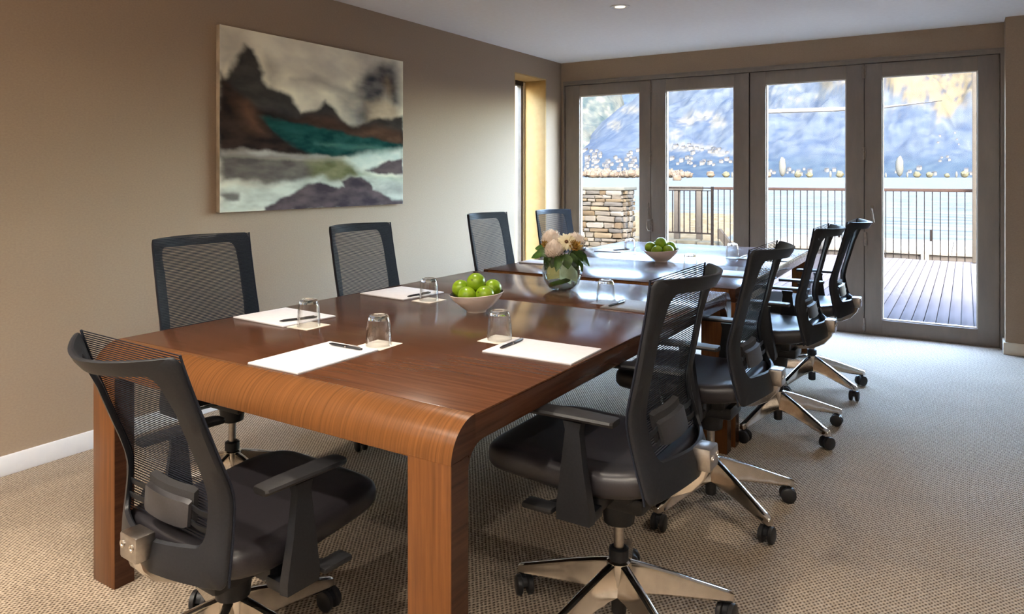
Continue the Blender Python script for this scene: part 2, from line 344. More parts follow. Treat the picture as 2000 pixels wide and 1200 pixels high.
# two uplighters added behind the camera to brighten the ceiling
for x_, wd_ in ((1.6, 'left'), (4.3, 'right')):
    t = thing('floor_uplighter', 'slim white floor uplighter at the rear %s of the room' % wd_, 'floor lamp', (x_, -1.3, 0))
    MB().lathe([(.001, 0), (.14, 0), (.14, .015), (.02, .03), (.02, .03)], 24).build('base', 'white_gloss', t)
    MB().lathe([(.012, .03), (.012, 1.7)], 12, cap=True).build('pole', 'white_gloss', t)
    MB().lathe([(.02, 1.68), (.10, 1.78), (.15, 1.80), (.145, 1.80), (.09, 1.775), (.001, 1.74)], 24).build('lamp_shade', 'white_gloss', t)
    l = bpy.data.lights.new('uplighter_lamp', 'SPOT'); l.energy = FILL_UP_W; l.color = (1, .95, .88); l.spot_size = math.radians(118); l.spot_blend = .7; l.shadow_soft_size = .08
    lo = bpy.data.objects.new('uplighter_lamp', l); COL.objects.link(lo); lo.parent = t; lo.location = (0, 0, 1.83); lo.rotation_euler = (PI-.45, 0, 0)
# ------------------------------------------------------------------ outside: deck, rail, jetty, lake, hills
deck = tag(bpy.data.objects.new('deck', None), None, None, None, 'structure'); COL.objects.link(deck)
pl = [MB().box(-.0435, .0435, 6.66, 12.68+.0*k, -.035, 0, .003).mesh('plank', 'deck_board') for k in range(1)]
for k in range(88):
    o = link('plank', pl[0], deck, (-2.9+.0935*k, random.uniform(-.02, .02), -.006+random.uniform(-.0015, .0015)))
struct('deck_frame', MB().box(-3, 5.4, 6.64, 12.66, -.14, -.05), 'dark_gap', smooth=0)
struct('ground', MB().box(-40, 40, 5.9, 13.9, -.9, -.4).box(-40, -.35, 12.9, 18, -.6, -.32), 'gravel', smooth=0)
struct('wall_garden', MB().box(-2.3, -2.1, 3.0, 9.0, -.3, 3.0), 'garden_render', smooth=0)
# stacked stone pier with a cap slab
pier = thing('stone_wall', 'stacked stone wall with flat cap slab at the left of the deck', 'wall', (0, 0, 0))
PX0, PX1, PY0, PY1, PT = -3.1, -1.40, 11.2, 11.66, 1.03
MB().box(PX0, PX1-.03, PY0+.03, PY1, -.3, PT).build('core', 'mortar', pier)
MB().box(PX0, PX1+.05, PY0-.06, PY1+.05, PT, PT+.055, .012).build('cap_slab', 'cap_stone', pier)
def stone(x, y, z, w_, d_, h_):
    b_ = bmesh.new(); bmesh.ops.create_cube(b_, size=1)
    for v in b_.verts: v.co = Vector((v.co.x*w_*random.uniform(.92, 1.03), v.co.y*d_*random.uniform(.8, 1.1), v.co.z*h_*random.uniform(.86, 1.06)))
    bmesh.ops.bevel(b_, geom=list(b_.edges), offset=min(w_, h_, d_)*.16, segments=1, affect='EDGES')
    for v in b_.verts: v.co += Vector((random.uniform(-1, 1)*min(w_*.07, .014), random.uniform(-1, 1)*.008, random.uniform(-1, 1)*h_*.10))
    b_.verts.index_update(); q = MB(); q.add([v.co+Vector((x, y, z)) for v in b_.verts], [[v.index for v in f.verts] for f in b_.faces]); b_.free()
    return q.build('stone', 'stone_%d' % random.choice((0, 0, 1, 2, 2, 3, 4)), pier, smooth=40)
z = -.05
while z < PT-.03:
    hh = min(random.uniform(.045, .115), PT-z); x = -2.75
    while x < PX1-.02:
        ww = min(random.uniform(.10, .36), PX1-x)
        if PX1-x-ww < .08: ww = PX1-x
        stone(x+ww/2, PY0+random.uniform(-.012, .012), z+hh/2, ww-.008, .10, hh-.006); x += ww
    y = PY0+.05
    while y < PY1-.02:
        ww = min(random.uniform(.07, .18), PY1-y)
        stone(PX1+random.uniform(-.02, .01), y+ww/2, z+hh/2, .09, ww-.006, hh-.006); y += ww
    z += hh
# deck rail: long run with brown handrail, short run with two thin rails
r = thing('deck_railing', 'long deck railing with brown handrail and thin dark balusters', 'railing', (-.31, 12.70, 0))
MB().box(0, 3.92, -.03, .03, 1.03, 1.075, .006).build('handrail', 'rail_brown', r)
MB().box(0, 3.92, -.012, .012, -.12, -.08).build('bottom_rail', 'rail_dark', r)
mb = MB().box(-.006, .006, -.006, .006, -.1, 1.03).mesh('baluster', 'rail_dark', 0)
for k in range(37): link('baluster', mb, r, (.07+.105*k, 0, 0))
r = thing('stair_railing', 'short railing with two thin top rails left of the long handrail', 'railing', (-1.45, 12.70, 0))
MB().box(0, 1.12, -.015, .015, 1.045, 1.065).build('top_rail', 'rail_dark', r)
MB().box(0, 1.12, -.012, .012, 1.0, 1.015).build('sub_rail', 'rail_dark', r)
MB().box(0, 1.12, -.012, .012, .235, .26).build('bottom_rail', 'rail_dark', r)
MB().box(1.085, 1.125, -.02, .02, -.1, 1.08).build('post', 'rail_dark', r)
mb = MB().box(-.008, .008, -.008, .008, .25, 1.0).mesh('baluster', 'rail_dark', 0)
for k in range(10): link('baluster', mb, r, (.06+.107*k, 0, 0))
r = thing('timber_frame', 'taupe two-post timber frame standing behind the short railing', 'frame', (0, 0, 0))
for x in (-1.32, -.88): MB().box(x-.05, x+.05, 13.61, 13.71, .05, 1.0, .004).build('post', 'post_taupe', r)
MB().box(-1.6, -.82, 13.60, 13.72, 1.0, 1.07, .004).build('beam', 'post_taupe', r)
tag(MB().box(3.525, 3.585, 12.52, 12.60, 0, 3.4, .006).build('veranda_post', 'post_taupe'), 'tall taupe post at the right end of the deck railing', 'post')
# stone ledge, gravel bank and stair stringer beyond the short rail
gb = MB(); n = 16
rings = []
for j in range(10):
    rings.append([Vector((-3.2+2.75*i/n+ .02*math.sin(i*3+j), 13.75+.28*j, .02+.045*j+.03*noise.noise(Vector((i*.9, j*.9, 0))))) for i in range(n+1)])
gb.loft(rings, cap=False, closed=False)
tag(gb.build('gravel_bank', 'gravel'), 'sunlit gravel bank behind the short railing', 'gravel', None, 'stuff')
lg = thing('stone_ledge', 'grey stone ledge along the foot of the gravel bank', 'ledge', (0, 13.3, 0))
for k in range(7): MB().box(-3.1+.38*k, -2.74+.38*k, -.02*(k % 2), .4, -.4, .04+.01*(k % 3), .02).build('stone', 'ledge_stone', lg)
st = MB().loft([[Vector((x, y, z)) for y, z in ((13.2, .30), (13.2, .12), (13.32, .12), (13.32, .30))] for x in (-.40, -.36)] + [[Vector((x, y, z-.0)) for y, z in ((13.2, -.38), (13.2, -.56), (13.32, -.56), (13.32, -.38))] for x in (.18, .24)])
tag(st.build('stair_stringer', 'post_taupe'), 'sloping stair stringer going down beside the gravel bank', 'stair')
j = thing('jetty', 'pale timber jetty wall running along the lake beyond the railing', 'jetty', (0, 0, 0))
for k in range(10): MB().box(.25+1.0*k, 1.245+1.0*k, 14.05, 16.6, -.06, .0, .006).build('top_board', 'pale_timber', j)
for k in range(3): MB().box(.25, 10.2, 14.10, 14.16, -.23-.165*k, -.07-.165*k, .004).build('face_board', 'grey_timber', j)
for k in range(8): MB().box(.3+1.25*k, .42+1.25*k, 14.04, 14.12, -.6, -.04, .004).build('post', 'pale_timber', j)
for k in range(4): tag(MB().box(1.2+1.65*k, 1.24+1.65*k, 16.3, 16.34, 0, .22, .004).build('jetty_peg', 'rail_dark'), 'thin dark peg standing on the pale jetty edge, '+('leftmost', 'second from left', 'third from left', 'rightmost')[k], 'peg', 'pegs along the jetty edge')
struct('lake', MB().box(-2600, 2600, 16.7, 1560, -1.6, -1.2), 'lake_water', smooth=0)
CX, TH, FF, VH = 3.4467, .5599, 1414.34, 344.35
def polar(u, R):                      # a compass bearing and a distance from the room
    a = math.atan((u-1000)/FF)-TH; return CX+R*math.sin(a), R*math.cos(a), R*math.cos(a+TH)
def interp(t, P):
    if t <= P[0][0]: return P[0][1]
    for (a, b), (c, d) in zip(P, P[1:]):
        if t <= c: return b+(d-b)*(t-a)/(c-a)
    return P[-1][1]
def mixc(a, b, t): t = max(0, min(1, t)); return tuple(x+(y-x)*t for x, y in zip(a, b))
def sstep(a, b, x): t = max(0, min(1, (x-a)/(b-a))); return t*t*(3-2*t)
def fbm(x, y, z=0, o=5): return noise.fractal(Vector((x, y, z)), 1.0, 2.0, o)
def hill(name, u0, u1, nu, R0, R1, nr, top, colour, amp, seed, pw=1.15):
    v = []; cols = []; grid = []
    for i in range(nu+1):
        u = u0+(u1-u0)*i/nu; tv = (VH-interp(u, top))/FF; row = []
        for k in range(nr+1):
            t = k/nr; R = R0+(R1-R0)*t; x, y, dep = polar(u, R)
            n1 = fbm((u+260*t)*.006+seed, t*5, seed); n2 = fbm((u+200*t)*.024+seed, t*16, seed+9, 6)
            rel = t**pw*(1+amp*n1*(1-.75*t)+amp*.2*n2*(1-.7*t))
            zz = -1.4+(R1*dep/R)*tv*rel
            v.append((x, y, zz)); pv = VH-FF*(zz-1.27)/dep
            cols.append(colour(u, pv, t, n1, n2)); row.append((pv, x, y, zz))
        grid.append(row)
    f = [(i*(nr+1)+k, (i+1)*(nr+1)+k, (i+1)*(nr+1)+k+1, i*(nr+1)+k+1) for i in range(nu) for k in range(nr)]
    me = bpy.data.meshes.new(name); me.from_pydata(v, [], f); me.update()
    at = me.color_attributes.new('Col', 'FLOAT_COLOR', 'POINT'); at.data.foreach_set('color', [c for q in cols for c in (*q[:3], 1)])
    me.polygons.foreach_set('use_smooth', [True]*len(f)); me.materials.append(MATS['mountain_cover'])
    return tag(link(name, me), kind='structure'), grid
haze_blue, haze_lblue, dgreen, cream, sun_gold, gshade = flin(138, 166, 208), flin(192, 208, 226), flin(122, 156, 186), flin(236, 234, 222), flin(234, 217, 182), flin(158, 166, 184)  # distance haze and sunlit tones painted into the slope colours
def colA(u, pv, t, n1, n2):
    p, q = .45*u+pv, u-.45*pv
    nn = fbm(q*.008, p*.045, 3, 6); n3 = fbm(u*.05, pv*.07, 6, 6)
    c = mixc(haze_blue, haze_lblue, .5+.35*nn+.3*n3+.3*sstep(260, 150, pv))
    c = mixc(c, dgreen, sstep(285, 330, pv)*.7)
    st = fbm(u*.012+pv*.035, pv*.09-u*.004, 5, 5)
    c = mixc(c, cream, sstep(.12, .42, st)*sstep(250, 170, pv)*sstep(1430, 1560, u)*.75)
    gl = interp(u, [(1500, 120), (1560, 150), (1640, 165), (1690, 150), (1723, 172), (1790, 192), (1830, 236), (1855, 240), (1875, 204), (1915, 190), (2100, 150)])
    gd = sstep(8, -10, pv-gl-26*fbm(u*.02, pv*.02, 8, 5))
    c = mixc(c, mixc(sun_gold, gshade, sstep(.05, .4, fbm(u*.03+pv*.02, pv*.07, 12, 5))), gd)  # sunlit upper slope painted in
    for (a, b, su, sv) in ((1372, 226, 34, 12), (1342, 238, 20, 9), (1400, 240, 18, 14), (1345, 288, 55, 9), (1410, 300, 26, 6), (1318, 262, 16, 10), (1200, 245, 14, 12), (1230, 215, 22, 8)):
        q = ((u-a)/su)**2+((pv-b)/sv)**2
        c = mixc(c, cream, .85*sstep(1.3, .2, q+1.6*abs(fbm(u*.06, pv*.08, 2, 5))-.3))  # sunlit patches painted in cream
    return c
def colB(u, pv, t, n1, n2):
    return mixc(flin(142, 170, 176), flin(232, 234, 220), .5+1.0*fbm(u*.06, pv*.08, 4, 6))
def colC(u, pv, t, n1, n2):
    return mixc(flin(126, 164, 220), flin(176, 200, 230), .45+.4*fbm(u*.03, pv*.04, 6, 6))  # distance haze painted as blue
topA = [(900, 335), (1040, 318), (1135, 285), (1175, 246), (1215, 218), (1255, 186), (1300, 146), (1350, 100), (1440, 20), (1560, -70), (1750, -170), (2000, -230), (2500, -260)]  # unseen upper slope raised to keep sky glare off the table
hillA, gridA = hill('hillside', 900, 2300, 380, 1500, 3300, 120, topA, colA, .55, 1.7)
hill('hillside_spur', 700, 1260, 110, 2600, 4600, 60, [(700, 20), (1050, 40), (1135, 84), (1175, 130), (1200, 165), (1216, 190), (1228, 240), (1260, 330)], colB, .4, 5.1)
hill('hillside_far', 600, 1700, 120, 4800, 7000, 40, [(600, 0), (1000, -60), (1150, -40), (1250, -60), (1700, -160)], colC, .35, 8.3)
hill('foreshore', 1000, 1340, 40, 240, 1400, 12, [(1000, 346), (1300, 346), (1318, 349), (1340, 352)], lambda u, pv, t, a, b: mixc(flin(232, 222, 208), flin(214, 196, 170), .4+fbm(u*.05, t*9)), .02, 2.2)
# door glass reflection, modelled as a white strip before the hillside
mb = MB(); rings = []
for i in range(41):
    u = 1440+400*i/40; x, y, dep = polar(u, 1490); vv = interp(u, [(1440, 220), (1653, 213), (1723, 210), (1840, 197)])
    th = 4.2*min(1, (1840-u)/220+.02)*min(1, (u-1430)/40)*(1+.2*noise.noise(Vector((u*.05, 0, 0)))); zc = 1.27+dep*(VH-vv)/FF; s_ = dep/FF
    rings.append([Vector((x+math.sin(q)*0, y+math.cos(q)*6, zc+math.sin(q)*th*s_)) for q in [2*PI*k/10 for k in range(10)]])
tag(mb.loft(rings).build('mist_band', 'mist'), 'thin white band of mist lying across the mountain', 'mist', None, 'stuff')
# far shore trees and houses
def blob(name, m, sx, sz, trunk, seed, lump=.4):
    q = MB(); n, k = 10, 8; rings = []
    for i in range(k+1):
        a = -PI/2+PI*i/k
        rings.append([Vector((max(math.cos(a), .02)*math.cos(2*PI*j_/n)*sx, max(math.cos(a), .02)*math.sin(2*PI*j_/n)*sx, trunk+sz+math.sin(a)*sz))*(1+lump*noise.noise(Vector((i*.9+seed, j_*.9, seed)))) for j_ in range(n)])
    q.loft(rings); q.lathe([(.07*sx, -1), (.05*sx, trunk+sz*.6)], 6, cap=True); return q.mesh(name, m, 60)
T = {'a': blob('tree', 'tree_autumn', 1, .8, .1, 1), 'b': blob('tree', 'tree_pale', 1, .85, .1, 2), 'c': blob('tree', 'tree_grey', .36, 1, .1, 3, .15), 'd': blob('tree', 'tree_autumn', .95, .8, .05, 4)}
USED = []
def clear(x, y, r):
    if any(math.hypot(x-p, y-q) < r+s_ for p, q, s_ in USED): return False
    USED.append((x, y, r)); return True
def tree(kind, u, v_base, hpx, R, label, group):
    x, y, dep = polar(u, R); s_ = hpx*dep/FF/1.8
    if not clear(x, y, s_*{'a': 1.15, 'b': 1.15, 'c': .45, 'd': 1.0}[kind]): return
    o = link('tree', T[kind], None, (x, y, 1.27-(v_base-VH)*dep/FF), (0, 0, u)); o.scale = (s_,)*3
    return tag(o, label, 'tree', group)
for u, hh in ((1528, 34), (1757, 36)): tree('c', u, 347, hh, 1440, 'tall pale poplar standing on the far lake shore, ' + ('in the third door pane' if u < 1600 else 'in the right door pane'), None)
for k, (u, hh, kd) in enumerate([(1500, 12, 'a'), (1514, 15, 'a'), (1543, 9, 'b'), (1558, 12, 'b'), (1581, 11, 'b'), (1597, 17, 'b'), (1622, 12, 'c'), (1640, 13, 'b'), (1730, 9, 'c'), (1772, 10, 'c'), (1791, 12, 'b'), (1815, 11, 'b'), (1832, 18, 'b'), (1850, 9, 'b'), (1868, 11, 'c'), (1884, 13, 'b'), (1898, 12, 'b'), (1388, 14, 'a'), (1402, 16, 'b'), (1418, 12, 'b'), (1372, 12, 'a'), (1430, 10, 'c')]):
    tree(kd, u, 348, hh, 1440, 'small pale tree on the far lake shore', 'trees along the far shore')
for k in range(90):
    u = 1120+232*random.random()
    tree('ad'[k % 2], u, 348+random.uniform(-2, 1), random.uniform(9, 19)*(1 if u < 1350 else .8), random.uniform(800, 1350), 'bare pinkish tree in the belt at the foot of the hill', 'belt of bare trees by the beach')
tree('d', 1322, 357, 17, 420, 'wide russet bush at the end of the beach spit', None)
tree('d', 1297, 357, 13, 430, 'smaller russet bush behind the door stile on the beach spit', None)
hb = MB().box(-.5, .5, -.4, .4, -.6, .5).mesh('house', 'house_white', 0)
hr = MB().loft([[Vector((x, -.5, .48)), Vector((x, 0, .85)), Vector((x, .5, .48))] for x in (-.56, .56)]).mesh('roof', 'roof_grey', 0)
random.seed(11)
def house(u, v, wpx):
    i = max(0, min(380, round((u-900)/1400*380))); best = min(gridA[i], key=lambda q: abs(q[0]-v)); x, y, zz = best[1:]
    dep = math.hypot(x-CX, y)*math.cos(math.atan((u-1000)/FF)); s_ = wpx*dep/FF
    if not clear(x, y, s_*.8): return
    o = link('house', hb, None, (x, y, zz+s_*.3), (0, 0, random.uniform(-.5, .5)-.3)); o.scale = (s_,)*3
    link('roof', hr, o); tag(o, 'small white house on the hillside above the lake', 'house', 'white houses on the hillside')
for k in range(80): house(random.uniform(1138, 1250), 296+38*random.random()**.8, random.uniform(4, 8))
for k in range(46):
    c = random.choice([(1340, 289, 40, 4), (1330, 312, 30, 6), (1400, 297, 34, 4), (1360, 322, 50, 6), (1425, 318, 14, 8)])
    house(random.gauss(c[0], c[2]*.5), random.gauss(c[1], c[3]*.6), random.uniform(4, 8))
for k in range(26): house(random.choice((random.uniform(1500, 1650), random.uniform(1725, 1905))), random.uniform(334, 342), random.uniform(4, 8))
for k in range(9): house(random.uniform(1790, 1905), random.uniform(255, 320), random.uniform(2.5, 4.5))
# ------------------------------------------------------------------ painting on the left wall
def poly_sd(x, y, P):
    d = 9; ins = False
    for (ax, ay), (bx, by) in zip(P, P[1:]+P[:1]):
        vx, vy = bx-ax, by-ay; t = max(0, min(1, ((x-ax)*vx+(y-ay)*vy)/(vx*vx+vy*vy+1e-12)))
        d = min(d, math.hypot(x-ax-t*vx, y-ay-t*vy))
        if (ay > y) != (by > y) and x < (bx-ax)*(y-ay)/(by-ay)+ax: ins = not ins
    return d if ins else -d
def C_(r, g, b): return lin(min(250, r*1.08), min(250, g*1.08), min(250, b*1.06))
LAY = [  # polygon, colour, second colour, edge softness, opacity
 ([(0,.02),(.10,.0),(.12,.1),(.06,.2),(0,.25)], C_(150,146,140), C_(176,168,158), .06, .7),
 ([(.20,.12),(.27,.2),(.24,.3),(.2,.22)], C_(120,116,110), C_(150,142,132), .05, .6),
 ([(.34,.24),(.45,.2),(.55,.23),(.68,.27),(.72,.24),(.70,.29),(.56,.27),(.46,.24)], C_(128,124,120), C_(150,144,138), .035, .6),
 ([(.58,.30),(.72,.25),(.84,.12),(.90,.2),(.80,.4),(.70,.5),(.62,.45)], C_(120,122,126), C_(158,152,146), .07, .8),
 ([(.70,.22),(.76,.12),(.84,.06),(.93,.04),(.97,.16),(.98,.30),(.93,.33),(.88,.24),(.84,.30),(.79,.44),(.74,.50),(.71,.42),(.75,.32)], C_(62,64,72), C_(112,110,112), .06, 1),
 ([(.87,.16),(.9,.13),(.93,.2),(.91,.28),(.88,.24)], C_(136,118,96), C_(150,134,112), .04, .6),
 ([(.77,.33),(.86,.28),(.96,.34),(.98,.42),(.86,.46),(.76,.45)], C_(168,152,132), C_(190,176,156), .05, .8),
 ([(0,.30),(.03,.27),(.06,.20),(.085,.13),(.11,.085),(.135,.11),(.165,.17),(.19,.22),(.19,.27),(.21,.31),(.28,.31),(.33,.34),(.37,.43),(.42,.42),(.48,.38),(.52,.34),(.56,.38),(.61,.47),(.66,.51),(.72,.47),(.80,.43),(.9,.41),(1,.38),(1,.58),(.7,.54),(.4,.51),(.2,.5),(0,.68)], C_(34,34,38), C_(58,54,56), .02, .97),
 ([(0,.4),(.3,.46),(1,.5),(1,.68),(0,.69)], C_(38,34,36), C_(54,46,46), .03, 1),
 ([(.33,.49),(.45,.44),(.55,.44),(.64,.52),(.6,.54),(.4,.52)], C_(62,46,42), C_(84,62,54), .05, .8),
 ([(.66,.53),(.74,.49),(.84,.47),(.97,.5),(1,.58),(.8,.56)], C_(78,58,48), C_(96,74,62), .04, .85),
 ([(.17,.47),(.4,.50),(.62,.53),(1,.585),(1,.66),(.9,.68),(.7,.68),(.45,.69),(.3,.62)], C_(18,54,56), C_(44,86,84), .012, 1),
 ([(.2,.49),(.5,.52),(.5,.55),(.25,.53)], C_(18,54,56), C_(30,76,76), .03, .7),
 ([(.45,.60),(.8,.6),(.95,.62),(.6,.63)], C_(84,122,112), C_(60,104,100), .02, .7),
 ([(0,.25),(.06,.34),(.13,.4),(.17,.47),(.22,.56),(.33,.63),(.43,.67),(.3,.69),(0,.69)], C_(38,33,34), C_(60,48,45), .025, 1),
 ([(.07,.4),(.12,.4),(.16,.5),(.19,.56),(.13,.54)], C_(112,82,66), C_(92,68,56), .05, .75),
 ([(0,.67),(.2,.66),(.33,.68),(.5,.675),(.62,.69),(.5,.71),(.3,.7),(0,.7)], C_(176,174,172), C_(140,134,130), .014, .9),
 ([(0,.695),(.3,.70),(.5,.71),(.7,.71),(.72,.83),(.4,.86),(.2,.85),(0,.83)], C_(84,80,80), C_(112,108,104), .03, 1),
 ([(.42,.72),(.55,.70),(.72,.72),(.76,.8),(.6,.84),(.44,.84)], C_(92,96,66), C_(128,128,98), .05, .9),
 ([(.62,.7),(.72,.66),(.85,.64),(1,.62),(1,.7),(.86,.71),(.8,.77),(.72,.77)], C_(178,196,192), C_(208,216,210), .035, .95),
 ([(.72,.78),(.82,.8),(1,.82),(1,.86),(.8,.85),(.7,.83)], C_(104,132,110), C_(160,168,150), .03, .8),
 ([(.745,.765),(.82,.745),(.86,.71),(1,.685),(1,.80),(.88,.79)], C_(74,66,72), C_(96,86,88), .012, 1),
 ([(0,.85),(.2,.86),(.35,.84),(.48,.81),(.53,.83),(.6,.85),(.64,.82),(.78,.8),(1,.85),(1,1),(0,1)], C_(196,204,198), C_(160,166,160), .035, 1),
 ([(.8,.9),(.95,.86),(1,.88),(1,.92),(.86,.93)], C_(120,118,118), C_(150,146,144), .04, .7),
 ([(.0,.905),(.03,.895),(.08,.9),(.08,.935),(.02,.94)], C_(86,84,86), C_(104,100,100), .015, .9),
 ([(.20,.985),(.28,.94),(.36,.9),(.42,.86),(.48,.84),(.53,.86),(.58,.885),(.62,.88),(.61,.84),(.66,.81),(.72,.81),(.77,.85),(.79,.895),(.85,.92),(.89,.95),(1,.97),(1,1.01),(.2,1.01)], C_(62,56,64), C_(94,84,88), .012, 1)]
def art(u, v):
    wu, wv = u+.014*fbm(u*5, v*5, 1, 3)+.011*fbm(u*15, v*15, 9, 5), v+.012*fbm(u*5, v*6, 4, 3)+.011*fbm(u*16, v*17, 7, 5)
    c = mixc(C_(236,228,212), C_(186,180,172), .3+.9*fbm(u*3.2, v*5, 7, 5))
    for P, a, b, so_, op in LAY:
        xs = [p[0] for p in P]; ys = [p[1] for p in P]
        if not (min(xs)-so_ < wu < max(xs)+so_ and min(ys)-so_ < wv < max(ys)+so_): continue
        t = sstep(-so_, so_*.8, poly_sd(wu, wv, P))*op
        if t > 0: c = mixc(c, mixc(a, b, .45+.95*fbm(u*9+len(P), v*16, 11, 4)), t)
    return c
py0, py1, pz0, pz1 = 2.4745, 3.977, 1.0694, 2.088
nu, nv = 190, 130; v = []; cl = []
for i in range(nu+1):
    for k in range(nv+1):
        v.append((.0335, py0+(py1-py0)*i/nu, pz1-(pz1-pz0)*k/nv)); cl += [*art(i/nu, k/nv)[:3], 1]
me = bpy.data.meshes.new('painted_face'); me.from_pydata(v, [], [(i*(nv+1)+k, i*(nv+1)+k+1, (i+1)*(nv+1)+k+1, (i+1)*(nv+1)+k) for i in range(nu) for k in range(nv)]); me.update()
me.color_attributes.new('Col', 'FLOAT_COLOR', 'POINT').data.foreach_set('color', cl); me.materials.append(MATS['canvas_paint'])
noisy('canvas_edge', lin(206, 190, 166), lin(150, 138, 122), (9, 9, 6), .7)
t = thing('painting', 'large unframed canvas seascape of dark mountains, teal water and surf on the left wall', 'painting', (0, 0, 0))
MB().box(.001, .033, py0, py1, pz0, pz1, .002).build('canvas_edge', 'canvas_edge', t); link('painted_face', me, t)
# ------------------------------------------------------------------ tables
def arc(cy, cz, r, a0, a1, n=10): return [(cy+r*math.cos(a0+(a1-a0)*k/n), cz+r*math.sin(a0+(a1-a0)*k/n)) for k in range(n+1)]
ZT, TK, LEG = .740, .064, .119
def waterfall(root, Wd, yend, sgn, ro):
    # outer curve from the top down to the apron, then back along the inside
    P = [(ro+.0, ZT)]+arc(ro, ZT-ro, ro, PI/2, PI, 14)[1:]+[(0, .655), (TK, .655)]
    ri = max(ro-TK, .012)
    P += arc(TK+ri, ZT-TK-ri, ri, PI, PI/2, 6)
    if P[-1][0] < ro: P.append((ro, ZT-TK))
    rings = [[Vector((x, yend+sgn*y, z)) for y, z in P] for x in (0, Wd)]
    MB().loft(rings, cap=False).build('waterfall_end', 'wood_wrap', root, 35)
    n_ = len(P)
    for x0, x1 in ((0, -.0006), (Wd, Wd+.0006)):
        MB().loft([[Vector((x, yend+sgn*y, z)) for y, z in P] for x in (x0, x1)]).build('side_veneer', 'wood_y', root, 35)  # dark sheet on each side, shade put into its colour
def leg(root, x0, x1, y0, y1, top):
    l = MB().box(x0, x1, y0, y1, 0, top, .002).build('leg', 'wood_leg', root)
    for a, s in ((x0, -1), (x1, 1)): MB().box(min(a, a+.0007*s), max(a, a+.0007*s), y0+.0015, y1-.0015, .001, top-.0005).build('side_veneer', 'wood_y', l, 0)  # thin dark sides carrying painted shade
def table(label, x, y, rz, Wd, Ln, seam, near_round, far_round, ro, ro2):
    t = thing('boardroom_table', label, 'table', (x, y, 0), rz, 'tables pushed end to end')
    a = ro if near_round else 0; b_ = Ln-ro2 if far_round else Ln
    ys = [a+.0012]+[s for s in seam]+[b_-.0012]
    for y0, y1 in zip(ys, ys[1:]):
        MB().box(0, Wd, y0+.0006, y1-.0006, ZT-.005, ZT, .0012).build('top_panel', 'wood_x', t)
    MB().box(.0, .03, a+.001, b_-.001, ZT-TK, ZT-.0055, .001).build('side_rail', 'wood_y', t)
    MB().box(Wd-.03, Wd, a+.001, b_-.001, ZT-TK, ZT-.0055, .001).build('side_rail', 'wood_y', t)
    MB().box(.03, Wd-.03, a+.02, b_-.02, ZT-.04, ZT-.0055).build('underside', 'wood_y', t)
    for rnd, ye, sg, r_ in ((near_round, 0, 1, ro), (far_round, Ln, -1, ro2)):
        top = .6545
        if rnd: waterfall(t, Wd, ye, sg, r_)
        else:
            MB().box(.031, Wd-.031, min(ye, ye+sg*.03), max(ye, ye+sg*.03), ZT-TK, ZT-.0055, .001).build('end_rail', 'wood_wrap', t); top = ZT-TK-.0005
        for x0, x1 in ((0, LEG), (Wd-LEG, Wd)): leg(t, x0, x1, min(ye, ye+sg*TK), max(ye, ye+sg*TK), top)
    # curved gussets inside the corner of each leg and side rail
    for rnd, ye, sg in ((near_round, 0, 1), (far_round, Ln, -1)):
        for x0, x1 in ((.0004, .03), (Wd-.03, Wd-.0004)):
            P = [(TK-.002, ZT-TK+.004), (TK-.002, ZT-TK-.055), (TK, ZT-TK-.055)]+arc(TK+.055, ZT-TK-.055, .055, PI, PI/2, 8)[1:]+[(TK+.055, ZT-TK+.004)]
            MB().loft([[Vector((x_, ye+sg*q, z-.0005)) for q, z in P] for x_ in (x0, x1)]).build('corner_gusset', 'wood_y', t)
    return t
table('near wooden boardroom table with rolled front edge, set with pads and green limes', 1.1223, 1.2297, -.0016, 1.4026, 2.14, [2.60-1.2297], True, True, .089, .078)
table('far wooden boardroom table nearest the glass doors, set with the second bowl', 1.1325, 3.387, .0171, 1.4042, 2.16, [.86], False, True, .089, .089)
# ------------------------------------------------------------------ office chairs (local: forward +Y)
PROF = [(.462, -.168), (.48, -.163), (.521, -.149), (.592, -.129), (.652, -.114), (.70, -.122), (.757, -.135), (.847, -.152), (.923, -.166), (1.014, -.180)]
ZB, ZTOP = .462, 1.014
def smooth_prof(z):
    return sum(w_*interp(z+d, PROF) for d, w_ in ((-.03, .15), (-.015, .2), (0, .3), (.015, .2), (.03, .15)))
BOW = [(0, .062), (.12, .074), (.3, .062), (.5, .04), (.75, .042), (.9, .072), (1, .094)]
def hw(t): return .219+.004*(1-t)
def shell(s, t, off=0):
    z = ZB+(ZTOP-ZB)*t; d = interp(t, BOW)*max(0, 1-abs(s)**1.75)
    zz = z+(.02*(1-s*s)**1.5*(1-t/.2) if t < .2 else 0)
    return Vector((s*hw(t), smooth_prof(z)-d-off, zz))
def rrect(s0, s1, t0, t1, r, n=120, asp=1.27):
    # rounded rectangle in (s,t); r in s units, t radius scaled by the aspect
    rt = r/asp; out = []
    segs = [((s1, t0+rt), (s1, t1-rt)), ('c', s1-r, t1-rt, 0), ((s1-r, t1), (s0+r, t1)), ('c', s0+r, t1-rt, 1), ((s0, t1-rt), (s0, t0+rt)), ('c', s0+r, t0+rt, 2), ((s0+r, t0), (s1-r, t0)), ('c', s1-r, t0+rt, 3)]
    for sg in segs:
        if sg[0] == 'c':
            for k in range(8):
                a = (sg[3]+k/8)*PI/2; out.append((sg[1]+r*math.cos(a), sg[2]+rt*math.sin(a)))
        else:
            for k in range(18):
                q = k/18; out.append((sg[0][0]+(sg[1][0]-sg[0][0])*q, sg[0][1]+(sg[1][1]-sg[0][1])*q))
    return out
